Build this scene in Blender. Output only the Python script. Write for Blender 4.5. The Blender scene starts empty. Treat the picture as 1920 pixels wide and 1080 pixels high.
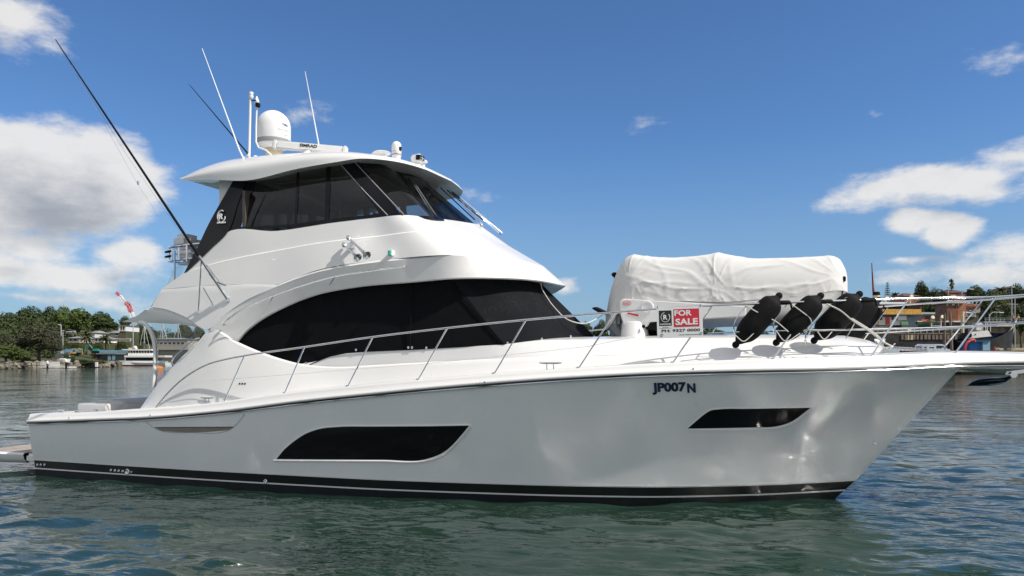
import bpy, bmesh, math, random
import numpy as np
from mathutils import Vector, Matrix
from mathutils.bvhtree import BVHTree
R = math.radians
scene = bpy.context.scene
COL = scene.collection
random.seed(7)

# ------------------------------------------------------------------ camera
FPX, EYE, HZ = 1400.0, 2.4, 672.0          # focal length in photo pixels, eye height, horizon row
cd = bpy.data.cameras.new('camera')
cam = bpy.data.objects.new('camera', cd); COL.objects.link(cam); scene.camera = cam
cam.location = (0, 0, EYE); cam.rotation_euler = (R(90), 0, 0)
cd.sensor_width = 36; cd.lens = 36*FPX/1920; cd.shift_y = (HZ-540)/1920
cd.clip_start = .1; cd.clip_end = 9000

# boat frame: transom centre, heading (x forward, y to port, z up)
TX, TY = -9.177, 17.583
DX, DY = .9535, -.3014
_l = math.hypot(DX, DY); DX /= _l; DY /= _l
NX, NY = -DY, DX
YAW = math.atan2(DY, DX)
BOAT = Matrix.Translation((TX, TY, 0)) @ Matrix.Rotation(YAW, 4, 'Z')
CX, CY = -TX*DX-TY*DY, -TX*NX-TY*NY

# ------------------------------------------------------------------ sun, sky
SUN_EL, SUN_A = 46, 9                       # elevation; degrees to starboard of the bow
sx = DX*math.cos(R(SUN_A)) - NX*math.sin(R(SUN_A)); sy = DY*math.cos(R(SUN_A)) - NY*math.sin(R(SUN_A))
sv = Vector((sx*math.cos(R(SUN_EL)), sy*math.cos(R(SUN_EL)), math.sin(R(SUN_EL))))
sd = bpy.data.lights.new('sun', 'SUN'); sd.energy = 4.5; sd.angle = R(.53); sd.color = (1, .955, .89)
so = bpy.data.objects.new('sun', sd); COL.objects.link(so)
so.rotation_euler = sv.to_track_quat('Z', 'Y').to_euler(); so.location = (30, -20, 40)

scene.view_settings.view_transform = 'Standard'; scene.view_settings.look = 'None'
scene.view_settings.exposure = 0.06; scene.view_settings.gamma = 1

class NT:
    """tiny node helper"""
    def __init__(s, tree): s.t = tree; s.n = tree.nodes; s.l = tree.links
    def new(s, kind, **kw):
        nd = s.n.new(kind)
        for k, v in kw.items(): setattr(nd, k, v)
        return nd
    def put(s, sock, v):
        if isinstance(v, bpy.types.NodeSocket): s.l.new(v, sock)
        else: sock.default_value = v
    def m(s, op, a, b=0.0, c=None, clamp=False):
        nd = s.new('ShaderNodeMath', operation=op, use_clamp=clamp); s.put(nd.inputs[0], a); s.put(nd.inputs[1], b)
        if c is not None: s.put(nd.inputs[2], c)
        return nd.outputs[0]
    def v(s, op, a, b=(0, 0, 0)):
        nd = s.new('ShaderNodeVectorMath', operation=op); s.put(nd.inputs[0], a)
        if op == 'SCALE': s.put(nd.inputs[3], b)
        else: s.put(nd.inputs[1], b)
        return nd.outputs['Value'] if op in ('LENGTH', 'DOT_PRODUCT') else nd.outputs[0]
    def noise(s, vec, scale, detail=5, rough=.55, dist=0.0):
        nd = s.new('ShaderNodeTexNoise'); s.put(nd.inputs['Vector'], vec)
        nd.inputs['Scale'].default_value = scale; nd.inputs['Detail'].default_value = detail
        nd.inputs['Roughness'].default_value = rough; nd.inputs['Distortion'].default_value = dist
        return nd.outputs['Fac']
    def smooth(s, x, a, b, lo=0.0, hi=1.0):
        nd = s.new('ShaderNodeMapRange', interpolation_type='SMOOTHSTEP'); s.put(nd.inputs[0], x)
        s.put(nd.inputs[1], a); s.put(nd.inputs[2], b); s.put(nd.inputs[3], lo); s.put(nd.inputs[4], hi)
        return nd.outputs[0]
    def mix(s, f, a, b):
        nd = s.new('ShaderNodeMix', data_type='RGBA'); s.put(nd.inputs[0], f); s.put(nd.inputs[6], a); s.put(nd.inputs[7], b)
        return nd.outputs[2]

w = bpy.data.worlds.new('World'); scene.world = w; w.use_nodes = True
t = NT(w.node_tree); t.n.clear()
sky = t.new('ShaderNodeTexSky', sky_type='NISHITA'); sky.sun_disc = False
sky.sun_elevation = R(SUN_EL); sky.sun_rotation = math.atan2(sx, sy)
sky.air_density = 1.0; sky.dust_density = .25; sky.ozone_density = 3.5
geo = t.new('ShaderNodeTexCoord')
sep = t.new('ShaderNodeSeparateXYZ'); t.l.new(geo.outputs['Generated'], sep.inputs[0])
X, Y, Z = sep.outputs
az = t.m('ARCTAN2', X, Y)
ev = t.m('DIVIDE', Z, t.m('MAXIMUM', t.m('SQRT', t.m('ADD', t.m('MULTIPLY', X, X), t.m('MULTIPLY', Y, Y))), .05))
def azev(px, py):
    u, v_ = (px-960)/FPX, (HZ-py)/FPX
    return math.atan(u), v_/math.sqrt(1+u*u)
# clouds by their bearing: (photo column, row, half width, half height, strength)
CL = [(95, 345, 190, 85, 1.25), (190, 305, 110, 45, .9), (10, 290, 130, 60, 1.0), (-120, 350, 220, 110, 1.2), (60, 446, 140, 28, .75), (-60, 500, 200, 44, .55),
      (150, 515, 180, 34, .55), (255, 482, 62, 30, .6), (60, 552, 220, 16, .35), (612, 212, 48, 24, .33), (80, 72, 60, 26, .28), (0, 20, 80, 45, .4),
      (1690, 358, 120, 36, .8), (1830, 350, 110, 34, .8), (1905, 305, 60, 34, .6), (2050, 330, 130, 50, .9), (1690, 424, 58, 22, .75), (1775, 443, 56, 30, .85),
      (1840, 520, 150, 26, .5), (1900, 480, 80, 24, .5), (1730, 490, 55, 12, .42), (1060, 538, 42, 20, .6), (1205, 235, 40, 18, .2), (1880, 112, 34, 20, .24), (1672, 495, 36, 9, .4),
      (2500, 250, 400, 120, 1.0), (-900, 300, 500, 140, 1.0), (1630, 212, 20, 12, .15), (1380, 395, 26, 9, .12), (880, 378, 30, 12, .14)]
cmb = t.new('ShaderNodeCombineXYZ'); t.put(cmb.inputs[0], az); t.put(cmb.inputs[1], ev)
AE = cmb.outputs[0]
def cloud(off, full):
    p = t.v('ADD', AE, off)
    q = t.v('MULTIPLY', p, (1.0, 1.9, 1))
    warp = t.new('ShaderNodeTexNoise'); t.put(warp.inputs['Vector'], q); warp.inputs['Scale'].default_value = 6; warp.inputs['Detail'].default_value = 4
    p2 = t.v('ADD', p, t.v('MULTIPLY', t.v('SUBTRACT', warp.outputs['Color'], (.5, .5, .5)), (.11, .05, 0)))
    best = None
    for (cx, cy, rx, ry, st) in CL:
        a, e = azev(cx, cy); k = math.cos(a)
        ln = t.v('LENGTH', t.v('MULTIPLY', t.v('SUBTRACT', p2, (a, e, 0)), (FPX/rx/k, FPX/ry, 0)))
        val = t.m('MULTIPLY', t.m('SUBTRACT', 1.25, ln), st)
        best = val if best is None else t.m('SMOOTH_MAX', best, val, .25)
    nz = t.noise(q, 9, 10 if full else 5, .64 if full else .6)
    # unseen broken cloud behind the camera and overhead, added for whiter fill light
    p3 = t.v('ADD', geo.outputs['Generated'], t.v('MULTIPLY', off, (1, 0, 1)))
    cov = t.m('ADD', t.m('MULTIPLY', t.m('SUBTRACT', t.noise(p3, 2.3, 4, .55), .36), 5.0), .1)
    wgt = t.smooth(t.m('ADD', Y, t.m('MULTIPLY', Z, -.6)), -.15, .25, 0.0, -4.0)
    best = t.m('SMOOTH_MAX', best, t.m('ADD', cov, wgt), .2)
    return t.m('ADD', best, t.m('MULTIPLY', t.m('SUBTRACT', nz, .5), 1.9)), q
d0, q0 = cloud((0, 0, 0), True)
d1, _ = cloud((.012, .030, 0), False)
dens = t.smooth(d0, .02, .60)
shade = t.smooth(d1, .25, 1.55)
fine = t.noise(q0, 26, 6, .6)
shade = t.m('ADD', shade, t.m('MULTIPLY', t.m('SUBTRACT', fine, .5), .5), clamp=True)
ccol = t.mix(shade, (7.7, 7.6, 7.5, 1), (3.4, 3.6, 4.0, 1))
hz = t.smooth(ev, -.04, .30, 1.0, 0.0)
deep = t.v('MULTIPLY', sky.outputs[0], (.64, .88, 1.13))
skyc = t.mix(t.m('MULTIPLY', hz, .75), deep, (2.5, 3.7, 5.0, 1))
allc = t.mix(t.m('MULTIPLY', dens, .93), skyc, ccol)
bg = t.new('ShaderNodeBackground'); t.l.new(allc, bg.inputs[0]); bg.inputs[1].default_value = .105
out = t.new('ShaderNodeOutputWorld'); t.l.new(bg.outputs[0], out.inputs[0])
scene.cycles.max_bounces = 10; scene.cycles.transparent_max_bounces = 24
scene.cycles.sample_clamp_indirect = 0; scene.cycles.blur_glossy = .0

# ------------------------------------------------------------------ materials
def mat(name, col, rough=.5, metal=0.0, spec=.5, coat=0.0, var=.0, vscale=3.0, bump=0.0, bscale=20.0, col2=None, emit=None):
    m = bpy.data.materials.new(name); m.use_nodes = True
    k = NT(m.node_tree); b = k.n['Principled BSDF']
    b.inputs['Roughness'].default_value = rough; b.inputs['Metallic'].default_value = metal
    b.inputs['Specular IOR Level'].default_value = spec; b.inputs['Coat Weight'].default_value = coat; b.inputs['Coat Roughness'].default_value = .11 if name == 'hull_gelcoat' else .04
    tc = k.new('ShaderNodeTexCoord')
    c = tuple(col)+(1,)
    c2 = (tuple(col2)+(1,)) if col2 else tuple(x*(1-var) for x in col)+(1,)
    nz = k.noise(tc.outputs['Object'], vscale, 6, .6)
    f = k.smooth(nz, .35, .65)
    k.put(b.inputs['Base Color'], k.mix(f, c, c2))
    k.put(b.inputs['Roughness'], k.m('ADD', rough, k.m('MULTIPLY', k.m('SUBTRACT', nz, .5), min(.2, rough*.5)), clamp=True))
    if bump:
        bn = k.new('ShaderNodeBump'); bn.inputs['Strength'].default_value = bump; bn.inputs['Distance'].default_value = .02
        k.put(bn.inputs['Height'], k.noise(tc.outputs['Object'], bscale, 6, .6)); k.l.new(bn.outputs[0], b.inputs['Normal'])
    if emit: b.inputs['Emission Color'].default_value = tuple(emit)+(1,); b.inputs['Emission Strength'].default_value = 1
    return m
M = {}
M['gel'] = mat('white_gelcoat', (.785, .775, .755), .32, coat=.5, var=.03, vscale=.8)
M['hull'] = mat('hull_gelcoat', (.79, .80, .795), .30, coat=1.0, var=.05, vscale=.5)
M['black'] = mat('gloss_black', (.004, .004, .006), .10, spec=.35, var=.2)
M['blackpaint'] = mat('boot_top_black', (.010, .010, .011), .3, coat=.2, var=.3)
M['anti'] = mat('antifouling', (.008, .010, .014), .6, var=.4, vscale=6)
M['rubber'] = mat('black_rubber', (.008, .008, .009), .8, spec=.2, var=.3, vscale=8)
M['steel'] = mat('polished_steel', (.78, .78, .79), .12, metal=1, var=.08, vscale=9)
M['white'] = mat('white_paint', (.80, .80, .79), .38, var=.05)
M['grey'] = mat('grey_plastic', (.32, .33, .34), .5, var=.1)
M['cream'] = mat('cream_paint', (.66, .56, .36), .5, var=.2, vscale=2)
M['teak'] = mat('teak_boards', (.42, .36, .31), .7, col2=(.33, .27, .23), vscale=8)
M['tan'] = mat('tan_recess', (.26, .22, .18), .5, var=.15)
M['rope'] = mat('white_rope', (.72, .70, .64), .85, var=.15, vscale=40)
M['navy'] = mat('navy_print', (.02, .04, .14), .5)
M['red'] = mat('red_print', (.62, .02, .04), .5, var=.05)
M['black_print'] = mat('black_print', (.012, .012, .014), .5)
M['lgrey'] = mat('grey_print', (.35, .36, .38), .5)
M['green_lens'] = mat('green_lens', (.0, .42, .33), .2, coat=.5)
M['interior'] = mat('interior_trim', (.10, .085, .07), .6, var=.3)
M['beige'] = mat('beige_lining', (.42, .36, .29), .6, var=.1)

def weave(name, base, amt, sc, bs=.5):
    m = bpy.data.materials.new(name); m.use_nodes = True; k = NT(m.node_tree); b = k.n['Principled BSDF']
    tc = k.new('ShaderNodeTexCoord'); b.inputs['Roughness'].default_value = .85; b.inputs['Specular IOR Level'].default_value = .15
    o = tc.outputs['Object']
    st = k.noise(k.v('MULTIPLY', o, (9, 9, 1.2)), 4, 6, .7)
    bl = k.noise(o, 1.4, 4, .5)
    f = k.m('MULTIPLY', k.smooth(st, .45, .75), k.smooth(bl, .35, .7))
    k.put(b.inputs['Base Color'], k.mix(f, tuple(base)+(1,), tuple(x+amt for x in base)+(1,)))
    bn = k.new('ShaderNodeBump'); bn.inputs['Strength'].default_value = bs; bn.inputs['Distance'].default_value = .012
    k.put(bn.inputs['Height'], k.m('ADD', k.noise(o, sc, 3, .6), k.noise(o, 2.2, 3, .5))); k.l.new(bn.outputs[0], b.inputs['Normal'])
    return m
M['mesh'] = weave('black_mesh_cover', (.0035, .004, .0055), .006, 60, .15)
M['mesh2'] = weave('woven_screen_cover', (.006, .007, .009), .030, 60, .3)
M['canvas'] = weave('white_canvas', (.66, .65, .63), -.05, 12, .10)

def glass(name, tint, transp, rough=.02):
    m = bpy.data.materials.new(name); m.use_nodes = True; k = NT(m.node_tree); k.n.clear()
    o = k.new('ShaderNodeOutputMaterial'); tr = k.new('ShaderNodeBsdfTransparent'); tr.inputs[0].default_value = tuple(tint)+(1,)
    gl = k.new('ShaderNodeBsdfGlossy'); gl.inputs['Roughness'].default_value = rough
    fr = k.new('ShaderNodeFresnel'); fr.inputs[0].default_value = 1.5
    mx = k.new('ShaderNodeMixShader'); k.put(mx.inputs[0], k.m('ADD', k.m('MULTIPLY', fr.outputs[0], 1.0), transp, clamp=True))
    k.l.new(tr.outputs[0], mx.inputs[1]); k.l.new(gl.outputs[0], mx.inputs[2]); k.l.new(mx.outputs[0], o.inputs[0])
    return m
M['tint'] = glass('tinted_glass', (.60, .62, .64), .02)
M['clear'] = glass('clear_vinyl', (.80, .82, .82), .03, .08)

# ------------------------------------------------------------------ mesh tools
def ray_local(px, py):
    u, w_ = (px-960)/FPX, (HZ-py)/FPX
    return (u*DX+DY, u*NX+NY, w_)
def S(px, py, y):
    """boat-frame point seen at a photo pixel, at lateral distance y from the centreline"""
    a, b, c = ray_local(px, py); k = (y-CY)/b
    return Vector((CX+a*k, y, EYE+c*k))
def SF(px, py, f, y0=-2.2):
    p = S(px, py, y0)
    for _ in range(12): p = S(px, py, f(p.x, p.z))
    return p
def W(px, py, Yd):
    """world point at distance Yd along the view"""
    return Vector(((px-960)/FPX*Yd, Yd, EYE+(HZ-py)/FPX*Yd))

def interp(pts):
    xs = [p[0] for p in pts]; ys = [p[1] for p in pts]; n = len(xs)
    h = [xs[i+1]-xs[i] for i in range(n-1)]; dl = [(ys[i+1]-ys[i])/h[i] for i in range(n-1)]
    m_ = [0]*n; m_[0] = dl[0]; m_[-1] = dl[-1]
    for i in range(1, n-1):
        if dl[i-1]*dl[i] > 0:
            w1 = 2*h[i]+h[i-1]; w2 = h[i]+2*h[i-1]; m_[i] = (w1+w2)/(w1/dl[i-1]+w2/dl[i])
    def f(x):
        if x <= xs[0]: return ys[0]+m_[0]*(x-xs[0])
        if x >= xs[-1]: return ys[-1]+m_[-1]*(x-xs[-1])
        i = max(j for j in range(n-1) if xs[j] <= x); q = (x-xs[i])/h[i]
        return ((1+2*q)*(1-q)**2*ys[i]+q*(1-q)**2*h[i]*m_[i]+q*q*(3-2*q)*ys[i+1]+q*q*(q-1)*h[i]*m_[i+1])
    return f
def spline(P, k=6):
    """non-uniform Catmull-Rom through P, k samples a segment"""
    P = [Vector(p) for p in P]; n = len(P)
    if n == 2: return [P[0].lerp(P[1], j/k) for j in range(k+1)]
    d = [max((P[i+1]-P[i]).length, 1e-5) for i in range(n-1)]
    T = [None]*n
    for i in range(1, n-1):
        T[i] = ((P[i]-P[i-1])/d[i-1]*d[i]+(P[i+1]-P[i])/d[i]*d[i-1])/(d[i]+d[i-1])
    T[0] = (P[1]-P[0])/d[0]; T[-1] = (P[-1]-P[-2])/d[-1]
    o = []
    for i in range(n-1):
        for j in range(k):
            q = j/k; m0, m1 = T[i]*d[i], T[i+1]*d[i]
            o.append(P[i]*(1+2*q)*(1-q)**2+m0*q*(1-q)**2+P[i+1]*q*q*(3-2*q)+m1*q*q*(q-1))
    o.append(P[-1]); return o

class G:
    """collects geometry for one mesh object"""
    def __init__(s): s.v = []; s.f = []
    def add(s, vs, fs):
        o = len(s.v); s.v += [Vector(v) for v in vs]; s.f += [tuple(i+o for i in f) for f in fs]; return s
    def grid(s, rows, closed=False):
        n = len(rows[0]); fs = []
        for i in range(len(rows)-1):
            for j in range(n-1 if not closed else n):
                a = i*n+j; b = i*n+(j+1) % n; fs.append((a, b, b+n, a+n))
        return s.add([p for r in rows for p in r], fs)
    def loft(s, curves, k=6, kc=1, sm=False):
        rows = [spline(c, k) for c in curves]
        if kc > 1:
            cols = [spline([r[i] for r in rows], kc) if sm else sum([[rows[a][i].lerp(rows[a+1][i], j/kc) for j in range(kc)] for a in range(len(rows)-1)], [])+[rows[-1][i]] for i in range(len(rows[0]))]
            rows = [[c[j] for c in cols] for j in range(len(cols[0]))]
        s.grid(rows); return s
    def mirror(s):
        o = len(s.v); s.v += [Vector((v.x, -v.y, v.z)) for v in s.v[:o]]; s.f += [tuple(i+o for i in reversed(f)) for f in s.f[:]]; return s
    def tube(s, P, r, n=8, caps=True):
        P = [Vector(p) for p in P]; rr = r if isinstance(r, (list, tuple)) else [r]*len(P)
        rows = []; up = None
        for i, p in enumerate(P):
            t_ = (P[min(i+1, len(P)-1)]-P[max(i-1, 0)]).normalized()
            if up is None: up = t_.orthogonal().normalized()
            up = (up-t_*up.dot(t_)); up = up.normalized() if up.length > 1e-6 else t_.orthogonal().normalized()
            sd_ = t_.cross(up)
            rows.append([p+(up*math.cos(a)+sd_*math.sin(a))*rr[i] for a in [2*math.pi*j/n for j in range(n)]])
        o = len(s.v); s.grid(rows, True)
        if caps: s.f.append(tuple(range(o, o+n))[::-1]); s.f.append(tuple(range(o+(len(P)-1)*n, o+len(P)*n)))
        return s
    def box(s, c, d, rot=None, bev=0.0):
        c = Vector(c); x, y, z = [a/2 for a in d]
        if bev <= 0:
            vs = [Vector((i*x, j*y, k*z)) for i in (-1, 1) for j in (-1, 1) for k in (-1, 1)]
            fs = [(0, 1, 3, 2), (4, 6, 7, 5), (0, 4, 5, 1), (2, 3, 7, 6), (0, 2, 6, 4), (1, 5, 7, 3)]
        else:
            bm = bmesh.new(); bmesh.ops.create_cube(bm, size=1)
            for v in bm.verts: v.co = Vector((v.co.x*2*x, v.co.y*2*y, v.co.z*2*z))
            bmesh.ops.bevel(bm, geom=list(bm.edges), offset=min(bev, x*.95, y*.95, z*.95), segments=2, affect='EDGES')
            bm.verts.index_update(); vs = [v.co.copy() for v in bm.verts]; fs = [tuple(v.index for v in f.verts) for f in bm.faces]; bm.free()
        if rot is not None:
            vs = [(rot @ v) for v in vs]
        return s.add([v+c for v in vs], fs)
    def lathe(s, c, prof, n=20, axis=None):
        c = Vector(c); q = Vector((0, 0, 1)).rotation_difference(Vector(axis)) if axis is not None else None
        rows = []
        for (r, z) in prof:
            ring = [Vector((r*math.cos(a), r*math.sin(a), z)) for a in [2*math.pi*j/n for j in range(n)]]
            if q: ring = [q @ p for p in ring]
            rows.append([p+c for p in ring])
        o = len(s.v); s.grid(rows, True)
        if prof[0][0] > 1e-4: s.f.append(tuple(range(o, o+n))[::-1])
        if prof[-1][0] > 1e-4: s.f.append(tuple(range(o+(len(prof)-1)*n, o+len(prof)*n)))
        return s
    def slab(s, poly, off):
        """polygon (list of 3D points) given thickness along vector off"""
        n = len(poly); off = Vector(off); P = [Vector(p) for p in poly]
        return s.add(P+[p+off for p in P], [tuple(range(n))[::-1], tuple(range(n, 2*n))]+[(i, (i+1) % n, n+(i+1) % n, n+i) for i in range(n)])
    def build(s, name, m, parent=None, sharp=38, org=None, mat_world=None, merge=True):
        me = bpy.data.meshes.new(name)
        vs = s.v
        if org is not None: vs = [v-Vector(org) for v in vs]
        me.from_pydata([tuple(v) for v in vs], [], s.f); me.update()
        bm = bmesh.new(); bm.from_mesh(me)
        if merge: bmesh.ops.remove_doubles(bm, verts=bm.verts, dist=1e-4)
        bmesh.ops.recalc_face_normals(bm, faces=bm.faces)
        bm.to_mesh(me); bm.free()
        me.shade_smooth(); me.set_sharp_from_angle(angle=R(sharp))
        me.materials.append(M[m] if isinstance(m, str) else m)
        o = bpy.data.objects.new(name, me); COL.objects.link(o)
        if parent is not None: o.parent = parent
        return o
def pair(g, name, m, parent, sharp=38):
    """starboard and port copies of a fitting as two parts"""
    h = G(); h.v = [Vector((v.x, -v.y, v.z)) for v in g.v]; h.f = [tuple(reversed(f)) for f in g.f]
    return g.build(name, m, parent, sharp), h.build(name, m, parent, sharp)
def tag(o, label=None, cat=None, group=None, kind=None):
    if label: o['label'] = label
    if cat: o['category'] = cat
    if group: o['group'] = group
    if kind: o['kind'] = kind
    return o
def thing(name, label, cat, loc=(0, 0, 0), rz=0.0, group=None):
    o = bpy.data.objects.new(name, None); COL.objects.link(o); o.location = loc; o.rotation_euler = (0, 0, rz); o.empty_display_size = .3
    return tag(o, label, cat, group)
def on_boat(name, label, cat, base, group=None):
    """a thing carried by the boat: Empty at boat-frame point base, same heading"""
    return thing(name, label, cat, BOAT @ Vector(base), YAW, group)
def part_label(o, l): o['label'] = l; return o
def copy_tree(o, parent=None):
    c = o.copy(); COL.objects.link(c)
    if parent is not None: c.parent = parent
    for ch in list(o.children): copy_tree(ch, c)
    return c
FONTS = {}
def text_geo(txt, size, bold=0.0, depth=.004, sx_=1.0, shear=0.0):
    cu = bpy.data.curves.new('t', 'FONT'); cu.body = txt; cu.size = size; cu.align_x = 'CENTER'; cu.align_y = 'CENTER'
    cu.offset = bold; cu.extrude = depth/2; cu.resolution_u = 3; cu.shear = shear
    ob = bpy.data.objects.new('t', cu); COL.objects.link(ob)
    dg = bpy.context.evaluated_depsgraph_get(); dg.update()
    me = bpy.data.meshes.new_from_object(ob.evaluated_get(dg))
    vs = [Vector((v.co.x*sx_, v.co.y, v.co.z)) for v in me.vertices]; fs = [tuple(p.vertices) for p in me.polygons]
    bpy.data.objects.remove(ob); bpy.data.curves.remove(cu); bpy.data.meshes.remove(me)
    return vs, fs
def put_text(g, txt, c, right, up, width, bold=0.0, depth=.004, fn=None, tall=None):
    """text centred on c along right/up, scaled to a width (and height)"""
    vs, fs = text_geo(txt, 1.0, bold, depth)
    x0, x1 = min(v.x for v in vs), max(v.x for v in vs); y0, y1 = min(v.y for v in vs), max(v.y for v in vs)
    k = width/(x1-x0); ky = k if tall is None else tall/(y1-y0)
    right = Vector(right).normalized(); up = Vector(up); up = (up-right*up.dot(right)).normalized(); nn = right.cross(up)
    P = [Vector(c)+right*(v.x-(x0+x1)/2)*k+up*(v.y-(y0+y1)/2)*ky+nn*v.z for v in vs]
    if fn: P = [fn(p) for p in P]
    g.add(P, fs); return g

# ================================================================== THE YACHT
yacht = thing('motor_yacht', 'large white enclosed flybridge motor yacht with black windows, floating across the foreground', 'motor yacht', (TX, TY, 0), YAW)
def yp(g, name, m, sharp=38, parent=None, **k): return g.build(name, m, parent or yacht, sharp, **k)

# ---- hull
b3 = interp([(0, 2.28), (2.5, 2.39), (5, 2.45), (7.4, 2.43), (10.3, 2.17), (12.4, 1.77), (14.2, 1.02), (15.2, .42), (15.78, .03)])
bx = interp([(-.3, 2.40), (0, 2.42), (3.5, 2.58), (8, 2.66), (10.5, 2.59), (12.5, 2.38), (14.3, 1.95), (15.7, 1.38), (16.7, .88), (17.4, .56), (18, .42), (18.9, .36)])
RUBPX = [(57, 793.5), (160, 790), (274, 785.5), (408, 774.5), (556, 756), (680, 743), (800, 731.5), (930, 720.5), (1060, 711.5), (1279, 700.8), (1430, 697), (1560, 694.5), (1660, 691), (1801, 684.5), (1920, 683)]
GUNPX = [(68, 775.8), (156, 774), (219, 769.5), (264, 766.5), (330, 762), (408, 754), (480, 743.5), (556, 733.5), (680, 721), (800, 710), (930, 700), (1060, 691), (1247, 680), (1435, 672.5), (1529, 670), (1654, 666), (1791, 661), (1920, 663)]
rub = [SF(a, b, lambda x, z: -bx(x)) for a, b in RUBPX]
gun = [SF(a, b, lambda x, z: -(bx(x)-.07)) for a, b in GUNPX]
zrub = interp([(p.x, p.z) for p in rub]); zgun = interp([(p.x, p.z) for p in gun])
XS3, XST = 15.80, 17.40
def hb(x): return max(bx(x)-.025-.47*min(1, max(0, (x-15.6)/1.7))**1.6, .02)
def hull_pt(s, t):
    """s along the length 0..1, t 0 at the boot top .. 1 at the rub rail"""
    xs = XS3+(XST-XS3)*t; xl = XS3*s; xu = XST*s
    fl = t**(1.0+.55*s*s)
    y = b3(xl)*(1-fl)+hb(xu)*fl + .02*math.sin(math.pi*t)*(1-s)
    if s > .999: y = .02+.10*t*t
    return Vector((xs*s, -y, .30*(1-t)+(zrub(xu)-.012)*t))
SN = [i/60 for i in range(61)]; SN = [s*.0+math.sin(s*math.pi/2)**.92 for s in SN]
SN[0] = 0; SN[-1] = 1
g = G(); g.grid([[hull_pt(s, j/16) for s in SN] for j in range(17)])
# transom
tr = [hull_pt(0, j/16) for j in range(17)]
g.grid([[Vector((p.x, p.y*(1-2*q/8), p.z)) for q in range(9)] for p in tr])
HN = len(g.v)
hb_v = list(g.v); hb_f = list(g.f)
g.mirror(); HULL = BVHTree.FromPolygons([tuple(v) for v in hb_v], hb_f)
# underside of the bow platform
g2 = G()
xs_ = [15.6+.2*i for i in range(17)]
def ub(x): return hb(x) if x < 17.38 else .06
g.grid([[Vector((x, -min(ub(x), bx(x)-.03), zrub(min(x, 18.9))-.012-.0*i)) for x in xs_] for i in (0,)]+[[Vector((x, -(bx(x)-.02), zrub(x)+.0)) for x in xs_]])
hull = yp(g, 'hull', 'hull', 30)
def hull_below(z0, z1, off):
    """band of the hull below the boot top; half-breadth narrows towards the keel"""
    rows = []
    for j in range(5):
        z = z0+(z1-z0)*j/4; r = []
        for s in SN:
            xx = (XS3+.98*(z-.30))*s; y = b3(XS3*s)*(1+(.06+.14*s)*(z-.30))+off
            if s > .999: y = .02+off
            r.append(Vector((xx, -max(y, .02), z)))
        rows.append(r)
    gg = G().grid(rows); o = [r[0] for r in rows]; gg.grid([[p, Vector((p.x, -p.y, p.z))] for p in o])
    return gg.mirror()
yp(hull_below(.30, .145, -.001), 'boot_stripe', 'blackpaint')
yp(hull_below(.145, .118, .004), 'pin_stripe', 'white')
yp(hull_below(.325, .303, .006), 'pin_stripe', 'white')
yp(hull_below(.118, -.7, -.003), 'underwater_hull', 'anti')

# ---- rub rail: dark insert over a bright strip, and the moulded gunwale above it
XR = [-.02+18.4*i/90 for i in range(91)]
def rail_at(f, r, x0=0): return [Vector((x, -f(x), r(x))) for x in XR]
g = G().tube(rail_at(lambda x: bx(x)-.005, lambda x: zrub(x)+.000), .017, 6)
g.mirror(); yp(g, 'rub_rail', 'blackpaint', 60)
g = G().tube(rail_at(lambda x: bx(x)+.004, lambda x: zrub(x)-.022), .010, 6); g.mirror(); yp(g, 'rub_strip', 'steel', 60)
g = G()
rows = [[Vector((x, -(bx(x)+o), zrub(x)+h if k is None else zgun(x)+h)) for x in XR] for (o, h, k) in
        [(-.01, .012, None), (.012, .02, None), (.020, .04, None), (.012, .062, None), (-.012, .075, None), (-.05, -.045, 1), (-.062, -.012, 1), (-.085, .0, 1), (-.30, .004, 1)]]
g.grid(rows); g.mirror()
yp(g, 'gunwale', 'gel', 45)
# bow end cap of the platform, and its underside
g = G()
xe = XR[-1]
g.slab([(xe, -.38, zrub(xe)-.01), (xe+.10, -.25, zrub(xe)), (xe+.13, 0, zrub(xe)), (xe+.10, .25, zrub(xe)), (xe, .38, zrub(xe)-.01)], (0, 0, zgun(xe)-zrub(xe)))
g.slab([(16.9, -.34, zrub(17.2)-.055), (xe+.02, -.30, zrub(xe)-.07), (xe+.02, .30, zrub(xe)-.07), (16.9, .34, zrub(17.2)-.055)], (0, 0, .05))
yp(g, 'bow_platform', 'gel', 40)

# ---- decks: side decks and foredeck, cockpit sole, cockpit walls
g = G()
xd = [4.3+14.1*i/60 for i in range(61)]
g.grid([[Vector((x, -(bx(x)-.10)*(1-q/6), zgun(x)+.002+.03*math.sin(math.pi*.5*q/6))) for x in xd] for q in range(7)]); g.mirror()
yp(g, 'deck', 'gel')
g = G()
xc = [.12+4.2*i/20 for i in range(21)]
g.grid([[Vector((x, -(bx(x)-.30), zgun(x)+.003)) for x in xc], [Vector((x, -(bx(x)-.33), zgun(x)-.04)) for x in xc], [Vector((x, -(bx(x)-.36), .52)) for x in xc]])
g.grid([[Vector((.10, -2.2+4.4*i/10, zgun(.1)-.0)) for i in range(11)], [Vector((.42, -2.2+4.4*i/10, zgun(.3)+.01)) for i in range(11)], [Vector((.45, -2.2+4.4*i/10, .52)) for i in range(11)]])
g.grid([[Vector((-.02, -2.36, zrub(0))), Vector((-.02, 2.36, zrub(0)))], [Vector((0, -2.33, zgun(0)-.02)), Vector((0, 2.33, zgun(0)-.02))], [Vector((.12, -2.3, zgun(.1))), Vector((.12, 2.3, zgun(.1)))]])
g.mirror(); yp(g, 'cockpit_coaming', 'gel')
g = G().box((2.4, 0, .50), (4.0, 4.2, .04)); yp(g, 'cockpit_sole', 'teak')
g = G()
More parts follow.
